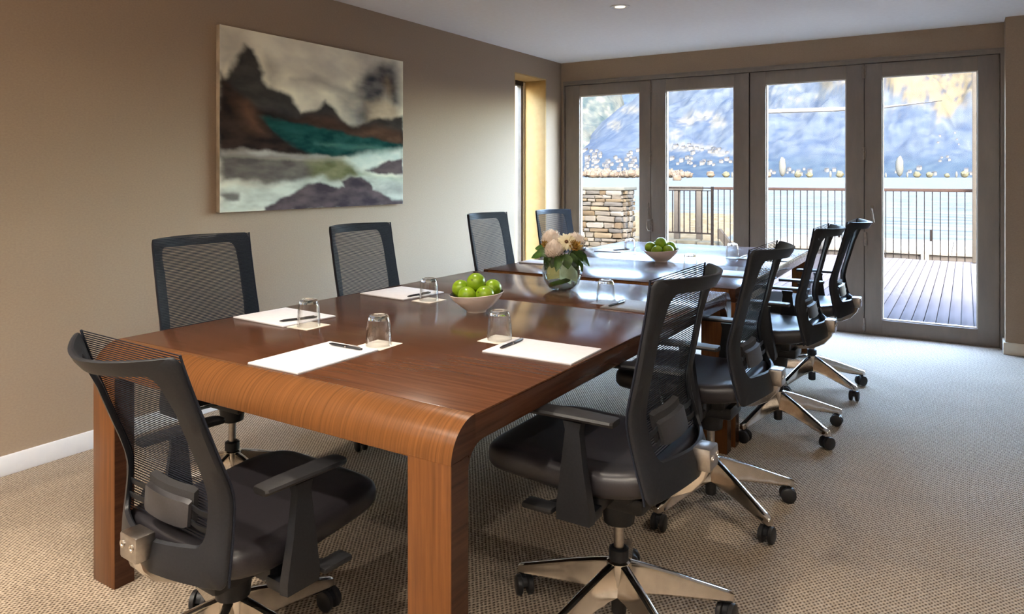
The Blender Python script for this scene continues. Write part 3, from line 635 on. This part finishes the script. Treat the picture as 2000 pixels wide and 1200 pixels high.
def back_frame():
    Lo, Li = rrect(-1, 1, 0, 1, .06), rrect(-.775, .775, .165, .928, .10)
    rings = []
    for w_, off in ((0, .004), (.04, .0), (.5, -.001), (.96, .001), (1, .006), (.97, .014), (.5, .015), (.04, .013), (0, .009)):
        rings.append([shell(a[0]+(b_[0]-a[0])*w_, a[1]+(b_[1]-a[1])*w_, off) for a, b_ in zip(Lo, Li)])
    return MB().loft(rings+[rings[0]], cap=False)
def mesh_panel(h=.0012, n=86):
    q = MB()
    for k in range(n):
        t = .03+.965*k/(n-1); z = ZB+(ZTOP-ZB)*t; y = smooth_prof(z)+.003; w_ = hw(t)*.992
        q.box(-w_, w_, y-.0006, y+.0006, z-h, z+h)
    for s in (-.995, .995):
        pts = [Vector((s*hw(t), smooth_prof(ZB+(ZTOP-ZB)*t)+.001, ZB+(ZTOP-ZB)*t)) for t in [k/30 for k in range(31)]]
        q.tube(pts, .0032, 6)
    return q
def seat():
    n = 56; rings = []
    def ring(ins, dz):
        out = []
        for k in range(n):
            a = 2*PI*k/n; e = .30
            cx, cy = math.copysign(abs(math.cos(a))**e, math.cos(a)), math.copysign(abs(math.sin(a))**e, math.sin(a))
            x = cx*(.238-ins); y = .07+cy*(.255-ins); f = (y+.185)/.51
            x *= 1-.03*sstep(.7, 1, f)
            front = sstep(.72, 1.0, f); rear = sstep(.35, 0, f)
            zo = -.004*front+.012*rear-.012*math.exp(-((f-.4)/.3)**2)
            out.append(Vector((x, y, .492+zo+dz+.0*x)))
        return out
    for ins, dz in ((.11, -.032), (.02, -.031), (.008, -.026), (.001, -.014), (0, .008), (.003, .022), (.010, .030), (.022, .0345), (.045, .036), (.10, .035), (.16, .033), (.21, .032)): rings.append(ring(ins, dz))
    return MB().loft(rings)
def base_arm(a):
    R = Matrix.Rotation(a, 4, 'Z'); rings = []
    for r, zt, zb, wt, wb in ((.026, .188, .098, .013, .026), (.07, .176, .098, .012, .024), (.15, .150, .088, .0115, .021), (.23, .121, .075, .0115, .018), (.30, .096, .063, .0125, .016), (.322, .089, .061, .012, .0145), (.329, .083, .063, .008, .010)):
        P = [(-wt, zt-.004), (-wt*.55, zt), (wt*.55, zt), (wt, zt-.004), (wt*.95, zt-.012), (wb, zb+.006), (wb*.8, zb), (-wb*.8, zb), (-wb, zb+.006), (-wt*.95, zt-.012)]
        rings.append([R @ Vector((r, y, z)) for y, z in P])
    return MB().loft(rings)
def wheel_mesh():
    return MB().lathe([(.001, -.009), (.024, -.009), (.0285, -.006), (.029, 0), (.0285, .006), (.024, .009), (.001, .009)], 20, M=Matrix.Rotation(PI/2, 4, 'Y')).mesh('wheel', 'black_rubber', 40)
WHEEL = wheel_mesh()
HOOD = MB().lathe([(.009, .048), (.0095, .066)], 10, cap=True).loft([[Vector((x, math.cos(a)*.025-.0, .031+math.sin(a)*.025)) for a in [PI*k/10 for k in range(11)]] for x in (-.008, .008)]).mesh('caster', 'black_plastic', 40)
def chair(label, x, y, rz, rnd):
    t = thing('office_chair', label, 'chair', (x, y, 0), rz, 'black mesh office chairs around the tables')
    MB().lathe([(.001, .096), (.03, .092), (.038, .10), (.037, .15), (.034, .187), (.026, .192), (.024, .192)], 24).build('base_hub', 'polished_aluminium', t)
    MB().lathe([(.018, .04), (.021, .044), (.021, .096)], 18, cap=True).build('column_foot', 'black_rubber', t)
    MB().lathe([(.020, .185), (.0275, .190), (.0275, .222), (.021, .226), (.014, .226)], 20).build('column_collar', 'black_plastic', t)
    MB().lathe([(.0145, .2), (.0145, .33)], 18, cap=True).build('gas_column', 'satin_aluminium', t)
    for k in range(5):
        a = math.radians(18-72+72*k)
        base_arm(a).build('base_arm', 'polished_aluminium', t, 40)
        c = link('caster', HOOD, t, (.312*math.cos(a), .312*math.sin(a), 0), (0, 0, rnd.uniform(0, 2*PI)))
        link('wheel', WHEEL, c, (-.0165, .006, .029)); link('wheel', WHEEL, c, (.0165, .006, .029))
    up = []
    B = lambda *a, **k: up.append(a[0].build(*a[1:], **k)) or up[-1]
    B(seat(), 'seat', 'black_leather', t, 50)
    B(MB().box(-.17, .17, -.12, .22, .449, .462, .004), 'seat_plate', 'black_plastic', t)
    m_ = MB().lathe([(.03, .292), (.043, .298), (.046, .325), (.05, .36)], 20, (0, 0, 0), cap=True)
    m_.box(-.075, .075, -.10, .13, .355, .405, .014).box(-.11, .11, -.08, .10, .398, .449, .01).box(-.20, -.10, -.035, .045, .40, .449, .008).box(.10, .20, -.035, .045, .40, .449, .008)
    B(m_, 'tilt_mechanism', 'black_plastic', t)
    for sx in (-1, 1):
        lv = MB().tube([(sx*.06, .07, .40), (sx*.2, .085, .41), (sx*.245, .10, .415)], .006, 8)
        lv.box(min(sx*.235, sx*.285), max(sx*.235, sx*.285), .06, .15, .408, .424, .007)
        B(lv, 'lever', 'black_rubber', t)
    B(MB().lathe([(.014, 0), (.021, .01), (.021, .05), (.014, .06)], 14, M=Matrix.Translation((.0, .13, .375)) @ Matrix.Rotation(-PI/2, 4, 'X'), cap=True), 'tension_knob', 'black_rubber', t)
    B(back_frame(), 'back_frame', 'black_plastic', t, 45)
    mp = B(mesh_panel(), 'mesh_panel', 'mesh_thread', t, 40); mp['kind'] = 'stuff'
    # lumbar pad with plate and straps
    def lum(sx, z, y0): return Vector((sx, smooth_prof(z)-y0-.010*(1-(sx/.1)**2), z))
    def slab(x1, z0, z1, y0, th):
        rings = []
        for k in range(13):
            sx = -x1+2*x1*k/12; e = .004 if k in (0, 12) else 0
            rings.append([lum(sx, z0+e, y0+e*.5), lum(sx, z1-e, y0+e*.5), lum(sx, z1-e-.004, y0+th-e*.5), lum(sx, z0+e+.004, y0+th-e*.5)])
        return MB().loft(rings)
    lp = B(slab(.096, .570, .650, .006, .016), 'lumbar_pad', 'foam_fabric', t, 50)
    slab(.094, .566, .630, .022, .013).build('lumbar_plate', 'grey_plastic', lp, 40)
    for sx in (-1, 1):
        for z in (.580, .612):
            P = [lum(sx*.09, z, .02), lum(sx*.13, z, .018), shell(sx*.80, (z-ZB)/(ZTOP-ZB), .004)]
            P[1] = (P[0]+P[2])/2; P[1].y -= .004
            MB().loft([[p+Vector((0, 0, -.007)), p+Vector((0, 0, .007)), p+Vector((0, -.003, .007)), p+Vector((0, -.003, -.007))] for p in P]).build('strap', 'black_plastic', lp, 40)
    # aluminium spine: block behind the lower rail and arm running under the seat
    def sec(y, z, w_, h, a):
        c, s_ = math.cos(a), math.sin(a)
        return [Vector((sx*w_, y-sz*h*s_, z+sz*h*c)) for sx, sz in ((-1, -.75), (-.8, -1), (.8, -1), (1, -.75), (1, .75), (.8, 1), (-.8, 1), (-1, .75))]
    sp = B(MB().loft([sec(-.02, .412, .022, .009, 0), sec(-.10, .410, .023, .010, 0), sec(-.165, .421, .025, .011, -.45), sec(-.212, .447, .027, .0125, -.85), sec(-.238, .480, .029, .014, -1.2), sec(-.248, .512, .030, .015, -1.45)]), 'back_spine', 'polished_aluminium', t, 35)
    MB().box(-.036, .036, -.270, -.222, .500, .560, .006).build('bracket_block', 'satin_aluminium', sp)
    for sx in (-.02, .02): MB().lathe([(.009, 0), (.009, .003), (.005, .003), (.004, .001)], 12, M=Matrix.Translation((sx, -.2695, .535)) @ Matrix.Rotation(PI/2, 4, 'X')).build('bolt', 'polished_aluminium', sp)
    for sx in (-1, 1):
        rings = []
        for z, y0, y1, x_, th in ((.400, -.045, .055, .262, .012), (.43, -.048, .054, .266, .012), (.54, -.030, .040, .268, .010), (.63, -.018, .030, .266, .009), (.652, -.022, .036, .264, .010)):
            rings.append([Vector((sx*(x_-th), y0, z)), Vector((sx*(x_+th), y0+.004, z)), Vector((sx*(x_+th), y1-.004, z)), Vector((sx*(x_-th), y1, z))])
        p = MB().loft(rings); p.box(min(sx*.19, sx*.262), max(sx*.19, sx*.262), -.04, .05, .396, .425, .006)
        B(p, 'arm_post', 'black_plastic', t)
        rings = []
        for y_, w_, dz in ((-.106, .022, -.001), (-.10, .028, 0), (-.04, .031, .001), (.07, .033, .001), (.125, .030, -.001), (.134, .022, -.002)):
            rings.append([Vector((sx*.258+q*w_, y_, .6655+dz+h*.0075)) for q, h in ((-1, 0), (-.9, .8), (-.5, 1), (.5, 1), (.9, .8), (1, 0), (.8, -1), (-.8, -1))])
        B(MB().loft(rings), 'armrest', 'black_rubber', t, 40)
    return t, up
rnd = random.Random(3)
proto, UP = chair('black mesh office chair on the right side, closest to the camera', 2.62, 1.885, PI/2, rnd)
DENSE = mesh_panel(.0020, 92).mesh('mesh_panel', 'mesh_thread', 40)     # wall side chairs: their denser face is towards us
HI = {o.name.split('.')[0] for o in UP}
def place(label, x, y, deg, lower=0, tilt=0):
    c = copy_tree(proto); c.location = (x, y, 0); c.rotation_euler = (0, 0, math.radians(deg)); c['label'] = label
    for ch in c.children:
        n_ = ch.name.split('.')[0]
        if n_ in HI:
            ch.location.z -= max(lower, 0) if n_ in ('armrest', 'arm_post') else lower
            if tilt and n_ in ('back_frame', 'mesh_panel', 'lumbar_pad'):
                a = math.radians(tilt); pv = Vector((0, -.15, .50-lower)); ch.rotation_euler = (a, 0, 0)
                ch.location = pv-Matrix.Rotation(a, 3, 'X') @ Vector((0, -.15, .50))
        if n_ == 'mesh_panel' and x < 1.5: ch.data = DENSE
        if tilt > 8 and n_ == 'seat': ch.rotation_euler = (math.radians(3.0), 0, 0); ch.location = (0, .03, ch.location.z+.002)
        if n_ == 'caster': ch.rotation_euler.z = rnd.uniform(0, 2*PI)
    return c
place('black mesh office chair on the right side, second from the camera, beside the table joint', 2.612, 2.777, 90, 0, 2.5)
place('black mesh office chair on the right side, third from the camera', 2.644, 3.807, 90, -.012, 3)
place('black mesh office chair furthest along the right side, in front of the glass doors', 2.66, 4.66, 90, 0, 5)
place('lowered black mesh office chair seen from behind at the rolled front edge of the table', 1.845, 1.20, -3, .110, 10.5)
place('black mesh office chair on the wall side, closest to the camera', 1.0, 1.83, -90, -.01)
place('black mesh office chair on the wall side below the painting', .98, 2.76, -90, -.004)
place('black mesh office chair on the wall side, left of the slot window', 1.02, 3.87, -90, -.014)
place('black mesh office chair turned in the far corner behind the flowers', .575, 5.50, -104, .04)
# ------------------------------------------------------------------ pads, pens, coasters, tumblers
TZ = ZT
def pad(label, x, y, rz, lx=.297, ly=.21, m='paper', name='notepad', group='writing pads'):
    t = thing(name, label, 'notepad', (x, y, TZ), rz, group)
    if m == 'paper':
        MB().box(-lx/2, lx/2, -ly/2, ly/2, .0, .0012).build('backing_card', 'grey_card', t, 0)
        MB().box(-lx/2+.001, lx/2-.001, -ly/2+.001, ly/2-.001, .0013, .0055, .0008).build('paper_block', 'paper', t)
    else:
        MB().box(-lx/2, lx/2, -ly/2, ly/2, .0, .006, .001).build('cover', 'grey_card', t)  # white pad drawn grey, its dim look put into the colour
        MB().box(-lx/2+.004, lx/2-.003, -ly/2+.004, ly/2-.004, .0062, .0075, .0005).build('cover_flap', 'grey_card', t)
    return t
pad('white writing pad in front of the closest wall side chair', 1.297, 1.835, -.06, .297, .235)
pad('white writing pad nearest the rolled front edge of the table', 1.846, 1.478, .0, .205, .31)
pad('white writing pad on the right edge of the table beside the closest armrest', 2.368, 1.892, .02)
pad('white writing pad in front of the wall side chair below the painting', 1.305, 2.49, -.09, .275, .255)
pad('grey writing pad near the right edge just past the vase', 2.362, 2.735, -.02, .30, .21, 'grey')
pad('white writing pad at the far left corner of the far table', 1.335, 4.71, .03, .20, .21)
pad('white writing pad half hidden behind the flowers at the left edge', 1.26, 3.83, .0, .24, .15)
pad('grey writing pad on the far table nearest the joint, behind the second right chair', 2.385, 3.91, .03, .21, .22, 'grey')
pad('grey writing pad on the far right corner, behind the third right chair', 2.365, 4.74, .03, .30, .21, 'grey')
def pen(label, a, b, z=None):
    a, b = Vector((*a, 0)), Vector((*b, 0)); L_ = .138; d = (b-a).normalized()
    t = thing('ballpoint_pen', label, 'pen', ((a.x+b.x)/2, (a.y+b.y)/2, z or TZ+.0055+.0046), math.atan2(d.y, d.x), 'black pens')
    My = Matrix.Rotation(PI/2, 4, 'Y')
    MB().lathe([(.0012, -.069), (.0042, -.055), (.0046, .0)], 10, M=My, cap=True).build('barrel', 'pen_black', t)
    MB().lathe([(.0049, .0005), (.0049, .005)], 10, M=My, cap=True).build('ring', 'polished_aluminium', t)
    MB().lathe([(.0046, .0055), (.0044, .060), (.003, .063), (.003, .069)], 10, M=My, cap=True).build('cap', 'pen_black', t)
    MB().box(.02, .058, -.0012, .0012, .0046, .0062).build('clip', 'polished_aluminium', t, 0)
pen('black pen on the pad by the closest wall side chair', (1.375, 1.75), (1.425, 1.87))
pen('black pen lying across the pad at the near rolled edge', (1.785, 1.595), (1.915, 1.594))
pen('black pen on the left edge of the white pad beside the closest armrest', (2.259, 1.83), (2.256, 1.96))
pen('black pen on the pad below the painting, beside the third tumbler', (1.415, 2.40), (1.43, 2.53))
pen('black pen on the grey pad just past the vase', (2.246, 2.64), (2.256, 2.77), TZ+.0122)
pen('black pen on the pad at the far left corner of the far table', (1.36, 4.67), (1.43, 4.77))
pen('black pen on the grey pad at the far right corner', (2.235, 4.67), (2.24, 4.80), TZ+.0122)
COAST = MB().box(-.05, .05, -.055, .055, 0, .0012).mesh('coaster', 'coaster_paper', 0)
COAST_DIM = MB().box(-.05, .05, -.055, .055, 0, .0012).mesh('coaster', 'grey_card', 0)  # paper coaster dimmed to grey in its colour
GP = [(.0402, 0), (.0408, .003), (.0395, .03), (.0375, .055), (.0345, .075), (.0335, .0785)]
GI = [(.0322, .0785), (.0332, .062), (.0357, .04), (.0378, .012), (.0386, .003), (.0402, 0)]
TUMB = MB().lathe(GP+GI, 40).mesh('tumbler', 'tumbler_glass', 60)
TBASE = MB().lathe([(.001, .0775), (.030, .0785), (.0335, .079), (.0315, .087), (.0285, .0925), (.024, .094), (.020, .0925), (.001, .0915)], 40).mesh('thick_base', 'glass', 60)
def setting(label, x, y, rz=.0, grey=False):
    c = link('coaster', COAST_DIM if grey else COAST, None, (x, y, TZ), (0, 0, rz)); tag(c, ('grey' if grey else 'white')+' square paper coaster '+label, 'coaster', 'paper coasters')  # grey marks white coasters dimmed in their colour
    g_ = link('tumbler', TUMB, None, (x, y, TZ+.0014)); link('thick_base', TBASE, g_); tag(g_, 'upside down clear tumbler '+label, 'glass', 'upturned tumblers')
setting('beside the pad of the closest wall side chair', 1.492, 1.775, .0)
setting('beside the pad at the near rolled edge', 1.898, 1.690, .05)
setting('in front of the nearest lime bowl, by the right hand pad', 2.176, 1.952, .02)
setting('left of the nearest lime bowl, by the pad below the painting', 1.520, 2.412, -.03)
setting('to the right of the flower vase', 2.177, 2.762, .02, True)
setting('at the far left corner of the far table', 1.489, 4.65, .02)
setting('half hidden behind the top of the closest right chair', 2.152, 3.93, .02, True)
setting('at the far right, behind the second right chair', 2.174, 4.70, .02, True)
# ------------------------------------------------------------------ bowls of limes
def bowl(label, x, y, s, tx, ty):
    t = thing('fruit_bowl', label, 'bowl', (x, y, TZ), 0, 'white bowls of limes'); n = 48
    def rings(P, rim):
        out = []
        for r, z in P:
            k_ = max(0, (z-.02)/.075)
            out.append([Vector((r*s*math.cos(2*PI*k/n), r*s*math.sin(2*PI*k/n), s*(z+k_*(tx*math.cos(2*PI*k/n)+ty*math.sin(2*PI*k/n))))) for k in range(n)])
        return out
    MB().loft(rings([(.001, .004), (.032, .004), (.0335, 0), (.038, 0), (.039, .006), (.060, .020), (.084, .042), (.099, .060), (.1055, .0705), (.1065, .072), (.1055, .0732)], 1), cap=False).build('shell', 'bowl_glaze', t, 60)
    MB().loft(rings([(.1052, .0731), (.1035, .0705), (.0965, .061), (.081, .0445), (.057, .0235), (.03, .013), (.001, .012)], 1), cap=False).build('inside', 'bowl_inside', t, 60)
    return t
LM = MB()
rings = []
for i in range(15):
    a = -PI/2+PI*i/14; r = math.cos(a); z = math.sin(a)
    if i == 0: r, z = .02, -.93
    if i == 14: r, z = .02, .98
    if i == 13: z = .975; r = .16
    rings.append([Vector((max(r, .01)*math.cos(2*PI*k/20)*.0345, max(r, .01)*math.sin(2*PI*k/20)*.0345, z*.0335)) for k in range(20)])
LIME = LM.loft(rings).mesh('lime', 'lime_skin', 60)
LSTEM = MB().lathe([(.0035, .031), (.003, .0345), (.001, .035)], 8, cap=True).mesh('stem_scar', 'lime_stem', 0)
def lime(label, x, y, z, s=1.0, group=None):
    o = link('lime', LIME, None, (x, y, z), (random.uniform(-1.2, 1.2), random.uniform(-1.2, 1.2), random.uniform(0, 6))); o.scale = (s,)*3
    tag(o, label, 'lime', group); link('stem_scar', LSTEM, o)
bowl('white angled bowl of five limes on the near table', 1.832, 2.315, 1.0, .008, .006)
bx, by, bz = 1.832, 2.315, TZ
# screen-right is roughly (+.85,+.53); towards the camera is (+.53,-.85)
def at(r, d): return bx+.847*r+.531*d, by+.531*r-.847*d
for lab, r, d, z, s in (('left lime resting on the rim of the near bowl', -.062, -.028, .083, 1.06), ('topmost lime of the near bowl', -.002, -.006, .112, 1.08), ('right rear lime of the near bowl, against the dark inside', .062, -.028, .085, 1.06), ('front left lime of the near bowl', -.034, .036, .066, 1.06), ('front right lime of the near bowl', .034, .034, .069, 1.06)):
    x, y = at(r, d); lime(lab, x, y, TZ+z, s, 'limes in the near bowl')
bx, by = 1.855, 4.275
bowl('white angled bowl of limes on the far table', bx, by, 1.0, .008, .006)
for lab, r, d, z, s in (('left lime in the far bowl', -.062, -.028, .083, 1.06), ('topmost lime in the far bowl', -.002, -.006, .112, 1.08), ('right rear lime in the far bowl', .062, -.028, .085, 1.06), ('front left lime in the far bowl', -.034, .036, .066, 1.06), ('front right lime in the far bowl, lowest of the heap', .034, .034, .069, 1.06), ('rear lime in the far bowl, mostly hidden', -.012, -.072, .09, .95)):
    x, y = at(r, d); lime(lab, x, y, TZ+z, s, 'limes in the far bowl')
# ------------------------------------------------------------------ vase and flowers
VX, VY = 1.866, 2.957
def vw(r, d): return VX+.847*r+.531*d, VY+.531*r-.847*d     # right of / in front of the vase centre
vs = thing('glass_vase', 'round clear glass fishbowl vase of white flowers on the near table', 'vase', (VX, VY, TZ))
R_ = .0925; zc = .085
out = [(.001, .002), (.030, .0)]+[(R_*math.cos(a), zc+R_*math.sin(a)) for a in [math.radians(d) for d in range(-64, 55, 6)]]
inn = [((R_-.003)*math.cos(a), zc+(R_-.003)*math.sin(a)) for a in [math.radians(d) for d in range(53, -90, -6)]]
MB().lathe(out+inn, 48).build('glass_body', 'vase_glass', vs, 60)
wz = .025
MB().lathe([(max((R_-.006)*math.cos(math.radians(d)), .001), zc+(R_-.006)*math.sin(math.radians(d))) for d in range(-90, 17, 6)]+[(.001, zc+.023)], 40).build('water', 'water_surface', vs, 60)
def leaf_mesh(L_, w_, droop, fold=.25, n=10):
    rows = []
    for i in range(n+1):
        t = i/n; ww = w_*math.sin(PI*min(1, t*.96+.02))**.8*(1-.25*t)
        y = L_*t*(1-.12*droop*t); z = -droop*L_*t*t*.8
        rows.append([Vector((-ww, y, z+fold*ww+.004*math.sin(t*14))), Vector((-ww*.5, y, z+fold*ww*.3)), Vector((0, y, z)), Vector((ww*.5, y, z+fold*ww*.3)), Vector((ww, y, z+fold*ww+.004*math.sin(t*14+1)))])
    return MB().loft(rows, cap=False, closed=False)
LEAVES = [leaf_mesh(.125, .034, .5).mesh('leaf', 'leaf_green', 60), leaf_mesh(.10, .03, .9).mesh('leaf', 'leaf_green', 60), leaf_mesh(.09, .038, .3).mesh('leaf', 'leaf_green', 60)]
def stem(root, p, q, r=.0028): MB().tube([q, (Vector(p)+Vector(q))/2+Vector((0, 0, -.0)), p], r, 6).build('stem', 'stem_green', root)
def flower_root(name, label, cat, r, d, z):
    x, y = vw(r, d); return thing(name, label, cat, (x, y, TZ+z), 0, 'flowers in the glass vase')
def to_vase(t): return Vector((VX, VY, TZ+.10))-t.location
def mum(label, r, d, z, R, m='petal_white'):
    t = flower_root('chrysanthemum', label, 'flower', r, d, z); q = MB(); n = 280; g_ = PI*(3-math.sqrt(5))
    for i in range(n):
        zz = 1-1.75*(i+.5)/n; rr = math.sqrt(max(0, 1-zz*zz)); a = g_*i
        N_ = Vector((rr*math.cos(a), rr*math.sin(a), zz)).normalized()
        up = Vector((0, 0, 1)); tg = (up-N_*up.dot(N_)); tg = tg.normalized() if tg.length > .05 else Vector((1, 0, 0)); sd_ = N_.cross(tg)
        ln = R*random.uniform(.86, 1.1); w_ = R*.115
        b0 = N_*R*.45; m1 = N_*R*.85-tg*R*.06; tip = N_*ln*.97+tg*R*.16
        q.add([b0-sd_*w_*.6, b0+sd_*w_*.6, m1+sd_*w_, tip+sd_*w_*.5, tip-sd_*w_*.5, m1-sd_*w_, m1-N_*R*.05], [(0, 1, 6), (1, 2, 6), (2, 3, 4, 5, 6), (5, 0, 6)])
    o = q.build('petals', m, t, 50); o['kind'] = 'stuff'
    MB().sphere((0, 0, -.1*R), R*.55, 12, 8).build('flower_heart', 'petal_cream', t)
    stem(t, (0, 0, -.4*R), to_vase(t))
mum('big round white chrysanthemum at the front left of the bouquet', -.038, .030, .187, .049)
mum('white chrysanthemum at the top left of the bouquet', -.048, -.03, .230, .049)
mum('pale chrysanthemum between the top left bloom and the daisy', -.014, -.02, .216, .036)
mum('white chrysanthemum at the top right of the bouquet', .062, -.020, .216, .050)
def daisy(label, r, d, z, R, tiltv):
    t = flower_root('gerbera', label, 'flower', r, d, z)
    Q = Vector(tiltv).normalized().to_track_quat('Z', 'Y').to_matrix().to_4x4()
    pm = MB()
    rows = []
    for i in range(7):
        s_ = i/6; w_ = R*.17*math.sin(PI*(.12+.80*s_)); rows.append([Vector((-w_, R*(.16+.84*s_), .002+R*.14*s_*(1-s_)*2)), Vector((0, R*(.16+.84*s_), R*.12*s_*(1-s_)*2)), Vector((w_, R*(.16+.84*s_), .002+R*.14*s_*(1-s_)*2))])
    me = pm.loft(rows, cap=False, closed=False).mesh('petal', 'petal_cream', 60)
    for k in range(18):
        o = link('petal', me, t); o.matrix_local = Q @ Matrix.Rotation(2*PI*k/18+random.uniform(-.06, .06), 4, 'Z') @ Matrix.Rotation(random.uniform(-.15, .12)-(.0 if k % 2 else .12), 4, 'X')
    MB().lathe([(.001, .006), (R*.12, .006), (R*.19, .003), (R*.2, -.002)], 14, M=Q).build('flower_eye', 'flower_eye', t)
    stem(t, Q @ Vector((0, 0, -.002)), to_vase(t))
daisy('cream gerbera daisy with dark eye at the centre of the bouquet', .018, .032, .226, .046, (.45, -.75, .5))
def bracts(label, r, d, z, R, m):
    t = flower_root('leucadendron', label, 'flower', r, d, z); me = leaf_mesh(R*1.1, R*.3, -.35, .5, 5).mesh('bract', m, 60)
    Q = Vector((.45, -.6, .7)).normalized().to_track_quat('Z', 'Y').to_matrix().to_4x4()
    for ring_, nn, el in ((0, 5, 1.25), (1, 7, .85), (2, 8, .35)):
        for k in range(nn):
            o = link('bract', me, t); o.matrix_local = Q @ Matrix.Rotation(2*PI*(k+.5*ring_)/nn, 4, 'Z') @ Matrix.Rotation(el, 4, 'X')
    MB().sphere((0, 0, 0), R*.35, 10, 7, top=None).build('cone', 'flower_eye', t)
    stem(t, (0, 0, -.005), to_vase(t))
bracts('mustard coloured leathery bloom at the right of the bouquet', .058, .038, .196, .034, 'bract')
bracts('small olive bract bloom at the left edge of the bouquet', -.078, .0, .205, .024, 'bract')
bracts('small mustard bloom tucked above the larger one at the right', .045, .03, .215, .02, 'bract')
def sprig(label, rows):
    x, y = vw(0, 0); t = thing('leafy_sprig', label, 'foliage', (x, y, TZ+.15), 0, 'foliage in the glass vase')
    for k, r, d, z, az, pitch, roll, s_ in rows:
        o = link('leaf', LEAVES[k], t)
        o.location = (.847*r+.531*d, .531*r-.847*d, z); o.rotation_mode = 'YXZ'
        o.rotation_euler = (pitch, roll, math.radians(az)); o.scale = (s_,)*3
        MB().tube([(0, 0, -.06), tuple(o.location)], .002, 6).build('stem', 'stem_green', t)
sprig('dark green leaves spreading at the left of the vase', [(0, -.045, .02, .034, 122, -.12, -.9, .85), (1, -.045, .03, .024, 138, -.8, -.8, .85), (2, -.03, .038, .02, 165, -1.0, -.4, .75), (0, -.04, -.01, .04, 104, .2, -.9, .8)])
sprig('broad green leaves hanging over the front of the vase rim', [(0, -.012, .045, .026, 198, -.7, -.3, .72), (2, .012, .05, .022, 226, -.95, .2, .8), (1, .034, .045, .024, 252, -.75, .5, .75)])
sprig('dark green leaves drooping at the right of the vase', [(0, .045, .03, .034, 300, -.5, .9, .9), (0, .04, .037, .032, 284, -.85, .8, .85), (1, .06, .0, .034, 312, -.45, .9, .85)])
t = flower_root('berry_sprig', 'sprig of tiny dark berries at the right edge of the bouquet', 'foliage', .095, .01, .19); q = MB()
for k in range(34):
    q.sphere((random.gauss(0, .014), random.gauss(0, .012), random.gauss(0, .018)), random.uniform(.002, .0032), 6, 4)
o = q.build('berries', 'berry', t, 60); o['kind'] = 'stuff'
q = MB()
for k in range(7): q.tube([tuple(to_vase(t)*.35), (random.gauss(0, .014), random.gauss(0, .012), random.gauss(0, .018))], .0007, 4)
q.tube([tuple(to_vase(t)), tuple(to_vase(t)*.35)], .0015, 6); q.build('stem', 'stem_green', t)
# broad pale leaf rolled inside the water
x, y = vw(0, 0); t = thing('rolled_leaf', 'broad pale green leaf rolled up inside the round vase', 'foliage', (x, y, TZ), 0)
for a0, a1, r_, z0, z1, sl, mm in ((-1.15, 1.1, .068, .045, .115, -.028, 'leaf_pale'), (-3.1, -1.25, .066, .052, .112, .012, 'leaf_gold'), (-2.7, -.4, .058, .028, .05, .02, 'leaf_green'), (1.3, 3.0, .06, .04, .11, .02, 'leaf_pale')):
    rows = []
    for i in range(25):
        a = a0+(a1-a0)*i/24; s_ = i/24-.5; rows.append([Vector((r_*math.cos(a), r_*math.sin(a), z0+sl*s_*2)), Vector((r_*1.09*math.cos(a), r_*1.09*math.sin(a), (z0+z1)/2+sl*s_*2)), Vector((r_*.98*math.cos(a), r_*.98*math.sin(a), z1+sl*s_*2))])
    MB().loft(rows, cap=False, closed=False).build('leaf', mm, t, 60)
